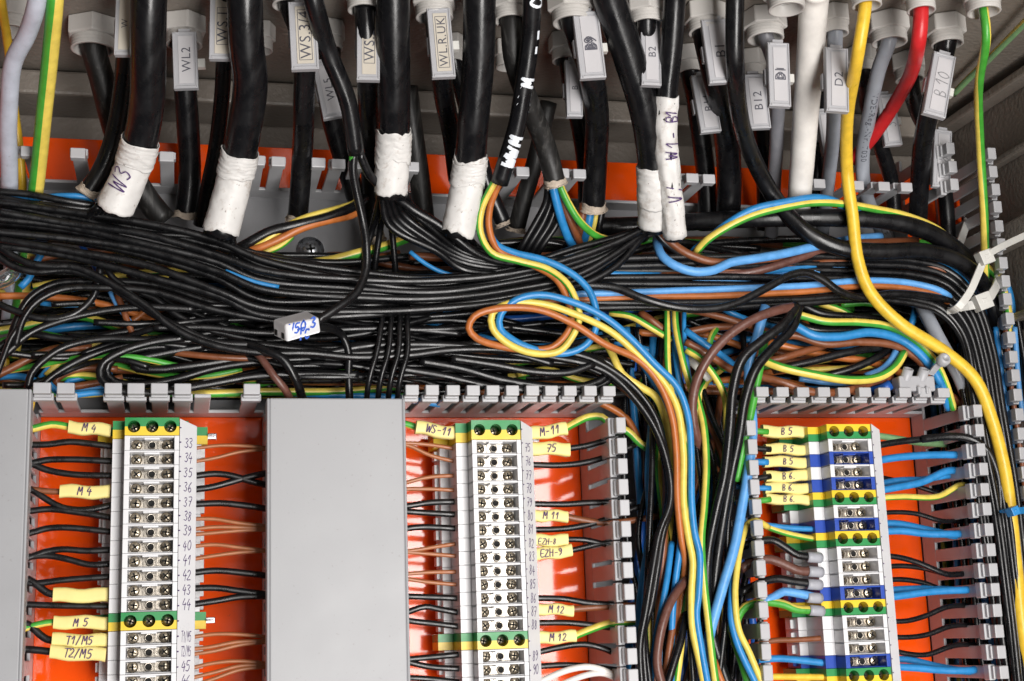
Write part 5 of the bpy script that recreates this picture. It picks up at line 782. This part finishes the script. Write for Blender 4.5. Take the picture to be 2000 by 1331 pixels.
for i in range(18):                    # more strands fanning down the open duct
    c_, nm = MX[[0, 1, 0, 3, 2, 0][i % 6]]; u = 1240 + i * 10 + rnd.uniform(-6, 6); k_ = rnd.uniform(-18, 18); d = 38 + (i * 7 % 5) * 3
    wire(c_, '%s strand fanning down inside the open duct' % nm, [(u + 40 - i * 6 + k_, 700, d - 14), (u + 26 - i * 3, 800, d - 4), (u + 18 + k_ * .6, 920, d), (u + 14 - k_ * .6, 1040, d + 2), (u + 4 + k_, 1180, d), (u - 6 - k_ * .5, 1350, d - 2)], 13.5, '%s strands fanning down the open duct' % nm, stripe=[-1.3, 1.3][i % 2])
for i in range(16):                    # thin wires inside the right half of the bundle
    yy = 506 + i * 5.6; wire('black', 'thin black wire deep in the right half of the bundle', [(980, yy + rnd.uniform(0, 16), 50), (1150, yy + rnd.uniform(-6, 6), 53), (1350, yy + rnd.uniform(-5, 5), 54), (1550, yy - 4 + rnd.uniform(-5, 5), 54), (1720, yy - 6, 52), (1830, yy + 12 - i * .6, 48), (1900 - i * 2, yy + 80, 40)], 14, 'thin black wires deep in the right half of the bundle')
# ---- deep filler that makes the mass behind: real wires lying on the duct floor
for i in range(62):
    y = rnd.uniform(455, 765); d = rnd.uniform(6, 38); x0 = rnd.choice([-20, -20, 200, 500, 800, 950]); x1 = x0 + rnd.uniform(500, 1100); x1 = min(x1, 1830)
    n = 6; c_ = rnd.choice(['black'] * 9 + ['blue', 'brown', 'brown', 'gy', 'darkblue'])
    if y < 545 and 490 < x0 + 300 < 900: y += 90
    pts = [(x0 + (x1 - x0) * k / n, min(770, max(500 if (x0 < 900) else 470, y + rnd.uniform(-26, 26))), d + rnd.uniform(-4, 4)) for k in range(n + 1)]
    nm = {'black': 'black', 'blue': 'blue', 'darkblue': 'dark blue', 'brown': 'brown', 'gy': 'green and yellow'}[c_]
    wire(c_, '%s wire deep down in the big duct, mostly hidden by the bundle' % nm, pts, 16, '%s wires deep in the big duct' % nm, stripe=rnd.uniform(-1.5, 1.5))
for i in range(34):
    u = rnd.uniform(1222, 1470); d = rnd.uniform(5, 36); c_ = rnd.choice(['black'] * 9 + ['blue', 'brown', 'brown', 'darkblue'])
    nm = {'black': 'black', 'blue': 'blue', 'darkblue': 'dark blue', 'brown': 'brown', 'gy': 'green and yellow'}[c_]
    pts = [(u + rnd.uniform(-22, 22) + (v - 700) * .02, v, d + rnd.uniform(-3, 3)) for v in (640, 760, 900, 1040, 1180, 1350)]
    wire(c_, '%s wire deep down in the open duct between the two boxes' % nm, pts, 15, '%s wires deep in the open duct' % nm, stripe=rnd.uniform(-1.5, 1.5))
for i in range(20):
    X = rnd.uniform(.3745, .395); d = rnd.uniform(6, 40); c_ = rnd.choice(['black'] * 6 + ['blue', 'blue', 'lightblue', 'brown', 'gy'])
    nm = {'black': 'black', 'blue': 'blue', 'lightblue': 'light blue', 'brown': 'brown', 'gy': 'green and yellow'}[c_]
    pts = [Vector((X + rnd.uniform(-.002, .002), -(d + rnd.uniform(-3, 3)) / 1000, z)) for z in (.15, .11, .07, .03, -.01, -.05)]
    wire(c_, '%s wire seen through the slots of the right box wall' % nm, pts, 14, '%s wires deep in the right duct' % nm, stripe=rnd.uniform(-1.5, 1.5))

# ------------------------------------------------------------------ small things
# white push-in connector with blue handwriting
t = empty('push_in_connector', 'white push-in connector with blue handwriting lying on the black bundle', 'connector', P(578, 640, 66)); c = P(580, 640, 70); s = px2m(c)
ex = (P(626, 628, 70) - P(556, 662, 70)); ex = ex.normalized() * ex.length; 
A = [P(556, 668, 74), P(626, 648, 74), P(624, 622, 72), P(598, 608, 66), P(534, 628, 66), P(534, 655, 68)]
mb = MB(); f = [P(560, 669, 84), P(627, 650, 84), P(623, 620, 83), P(557, 634, 84)]; bk = [P(534, 656, 74), P(602, 640, 68), P(599, 607, 68), P(533, 624, 74)]
mb.add(f + bk, [(0, 1, 2, 3), (5, 4, 7, 6), (3, 2, 6, 7), (0, 3, 7, 4), (1, 0, 4, 5), (2, 1, 5, 6)]); mb.build('housing', M['block'], t, bevel=.0008)
ux = (f[1] - f[0]).normalized(); uy = (f[3] - f[0]).normalized(); un = ux.cross(uy); un = un if un.y < 0 else -un; fc = (f[0] + f[1] + f[2] + f[3]) / 4
mb = MB(); write(mb, 'V50.3', plane_fn(fc + uy * .0014, ux, uy, un, .0001), .0041, .17, jit=.06); write(mb, 'TC', plane_fn(fc - uy * .0022, ux, uy, un, .0001), .0040, .17, jit=.1); mb.build('lettering', M['inkblue'], t)
mb = MB(); lf = [(f[0] + bk[0]) / 2, (f[3] + bk[3]) / 2]
e1 = (f[0] - bk[0]).normalized(); e2 = (bk[3] - bk[0]).normalized(); en = e1.cross(e2); en = en if en.x < 0 else -en
for k in (-.26, .26): mb.obox((f[0] + bk[0] + f[3] + bk[3]) / 4 + e1 * (f[0] - bk[0]).length * k - e2 * .0016, e1 * .0011, e2 * .0012, en * .0002)
mb.build('wire_entry', M['hole'], t)
# translucent screw connector
t = empty('screw_connector', 'translucent two pole screw connector lying above the right box teeth', 'connector', P(1785, 755, 55))
mb = MB(); c = P(1784, 752, 56); s = px2m(c)
mb.obox(c, (38 * s, 0, 0), (0, .004, 0), (0, 0, 15 * s)); mb.obox(c + Vector((0, -.003, -.0035)), (4 * s, 0, 0), (0, .003, 0), (0, 0, 8 * s)); mb.obox(c + Vector((.004, -.003, -.0035)), (3 * s, 0, 0), (0, .003, 0), (0, 0, 8 * s)); mb.build('connector_body', M['clear'], t, bevel=.0012)
for k in (-1, 1):
    mb = MB(); b0 = c + Vector((k * 17 * s - .001, -.002, 10 * s)); ax = Vector((.12, -.55, .8)); mb.lathe(b0, ax, [(0, 11 * s), (22 * s, 10 * s), (22 * s, 7 * s), (10 * s, 6.5 * s)], 20); mb.build('screw_tower', M['clear'], t)
    screw_head(b0 + Vector((.12, -.55, .8)).normalized() * 12 * s, 6 * s, t, 'steel')
# zip ties
def strap(mb, pts, wid, th=.0006):
    pts = resolve(pts); path = catmull(pts, .0015); fr = frames(path); vs = []
    for p, t_, a, b in fr: vs += [p + b * wid + a * th, p - b * wid + a * th, p - b * wid - a * th, p + b * wid - a * th]
    mb.add(vs, [(4 * i + j, 4 * i + (j + 1) % 4, 4 * i + 4 + (j + 1) % 4, 4 * i + 4 + j) for i in range(len(fr) - 1) for j in range(4)] + [(0, 1, 2, 3), tuple(4 * (len(fr) - 1) + j for j in (3, 2, 1, 0))])
def ztie(label, pts, w_, heads=(), tail=None, m='tie', col=None, hs=13):
    t = empty('zip_tie', label, 'zip tie', resolve(pts)[0]); mb = MB(); strap(mb, pts, w_ * px2m(resolve(pts)[0]) / 2)
    mb.build('tie_strap', M[m], t, bevel=.0002)
    for h in heads:
        c = P(*h); s = px2m(c); mb = MB()
        if m == 'clear': mb.lathe(c, (.1, -.9, .3), [(-.003, .0001), (-.003, hs * s * .7), (-.0015, hs * s), (.001, hs * s), (.002, hs * s * .8), (.002, hs * s * .45), (.001, hs * s * .4), (.001, .0001)], 20); mb.build('tie_head', M[m], t); continue
        mb.obox(c, (hs * s, 0, hs * .35 * s), (0, .0028, 0), (-hs * .35 * s, 0, hs * s)); mb.obox(c - Vector((0, .0028, 0)), (hs * .4 * s, 0, .1 * hs * s), (0, .0003, 0), (-.1 * hs * s, 0, hs * .3 * s)); mb.build('tie_head', M[m], t, bevel=.0009)
    if tail: mb = MB(); strap(mb, tail, w_ * .85 * px2m(resolve(tail)[0]) / 2); mb.build('tie_tail', M[m], t, bevel=.0002)
ztie('big white zip tie round the right bundle with its tail sticking out to the right', [(1922, 505, 66), (1908, 540, 68), (1893, 572, 69), (1872, 600, 68), (1856, 608, 60), (1850, 600, 46)], 15, [(1923, 504, 68)], [(1928, 498, 69), (1960, 480, 76), (2020, 452, 90)])
ztie('white zip tie with a square head below the big one', [(1950, 545, 52), (1942, 566, 62), (1925, 588, 66), (1900, 596, 66), (1876, 600, 62)], 17, [(1918, 590, 68)], None, hs=15)
ztie('ribbed white zip tie hanging from the hexagon bolt', [(1890, 432, 24), (1880, 460, 34), (1870, 490, 42), (1862, 520, 44)], 15)
ztie('translucent zip tie tail sticking up from the screw connector', [(1818, 730, 58), (1828, 718, 62), (1842, 704, 66)], 13, [(1843, 703, 67)], None, m='clear', hs=13)
ztie('blue wire tie knotted round the yellow cable at the right edge', [(1958, 998, 62), (1980, 999, 70), (2000, 997, 66), (2020, 990, 58)], 13, [(1978, 999, 71)], None, m='blue', hs=8)
mb = MB(); tube(mb, [(-12, 556, 44), (12, 545, 48), (36, 528, 46)], 34, 14, wob=.004); tag(mb.build('cable_film', M['film']), 'crumpled clear plastic film wrapped round the cables at the left edge', 'film')
# screws and bolts
def bolt(u, v, d, r, hexr, label, m='steel', ln=.012):
    c = P(u, v, 2.6); t = empty('hex_bolt', label, 'bolt', c)
    mb = MB(); mb.lathe(c, (0, -1, 0), [(0, hexr * 1.35), (.0012, hexr * 1.35), (.0013, hexr)], 24); mb.build('washer', M[m], t)
    mb = MB(); mb.lathe(c, (0, -1, 0), [(.0012, hexr), (.0072, hexr), (.0078, hexr * .85), (.0078, r)], 6, smooth=False); mb.build('nut', M[m], t, bevel=.0004)
    pr = []; k = .007
    while k < ln + .007: pr += [(k, r), (k + .0004, r * .86), (k + .0008, r)]; k += .0011
    pr += [(k, r * .8), (k, .00001)]; mb = MB(); mb.lathe(c, (0, -1, 0), pr, 20); mb.build('threaded_rod', M[m], t)
bolt(1908, 415, 0, .0038, .0072, 'zinc hexagon nut and bolt on the orange plate at the right')
c = P(606, 490, 2.4); t = empty('pan_screw', 'zinc screw in the grey duct floor below the WS.3/4 cable', 'screw', c)
mb = MB(); mb.lathe(c, (0, -1, 0), [(0, .0066), (.001, .0066), (.0011, .005), (.002, .0048), (.0034, .003), (.0036, .0001)], 24); mb.build('screw_body', M['steel'], t)
mb = MB()
for k in (0, 1): mb.obox(c - Vector((0, .0035, 0)), (.0021, 0, .0004) if k else (.0004, 0, -.0021), (0, .0003, 0), (-.0001, 0, .0005) if k else (.0005, 0, .0001))
mb.build('screw_slot', M['hole'], t)
# adhesive cable mount at the far right
c = P(1872, 262, -24); t = MB(); t.obox(c + Vector((0, -.002, 0)), (.008, 0, 0), (0, .003, 0), (0, 0, .009)); t.obox(c + Vector((.001, -.006, -.002)), (.004, 0, 0), (0, .002, 0), (0, 0, .002)); tag(t.build('cable_mount', M['film'], bevel=.0015), 'translucent adhesive cable mount on the back wall at the right', 'cable mount')
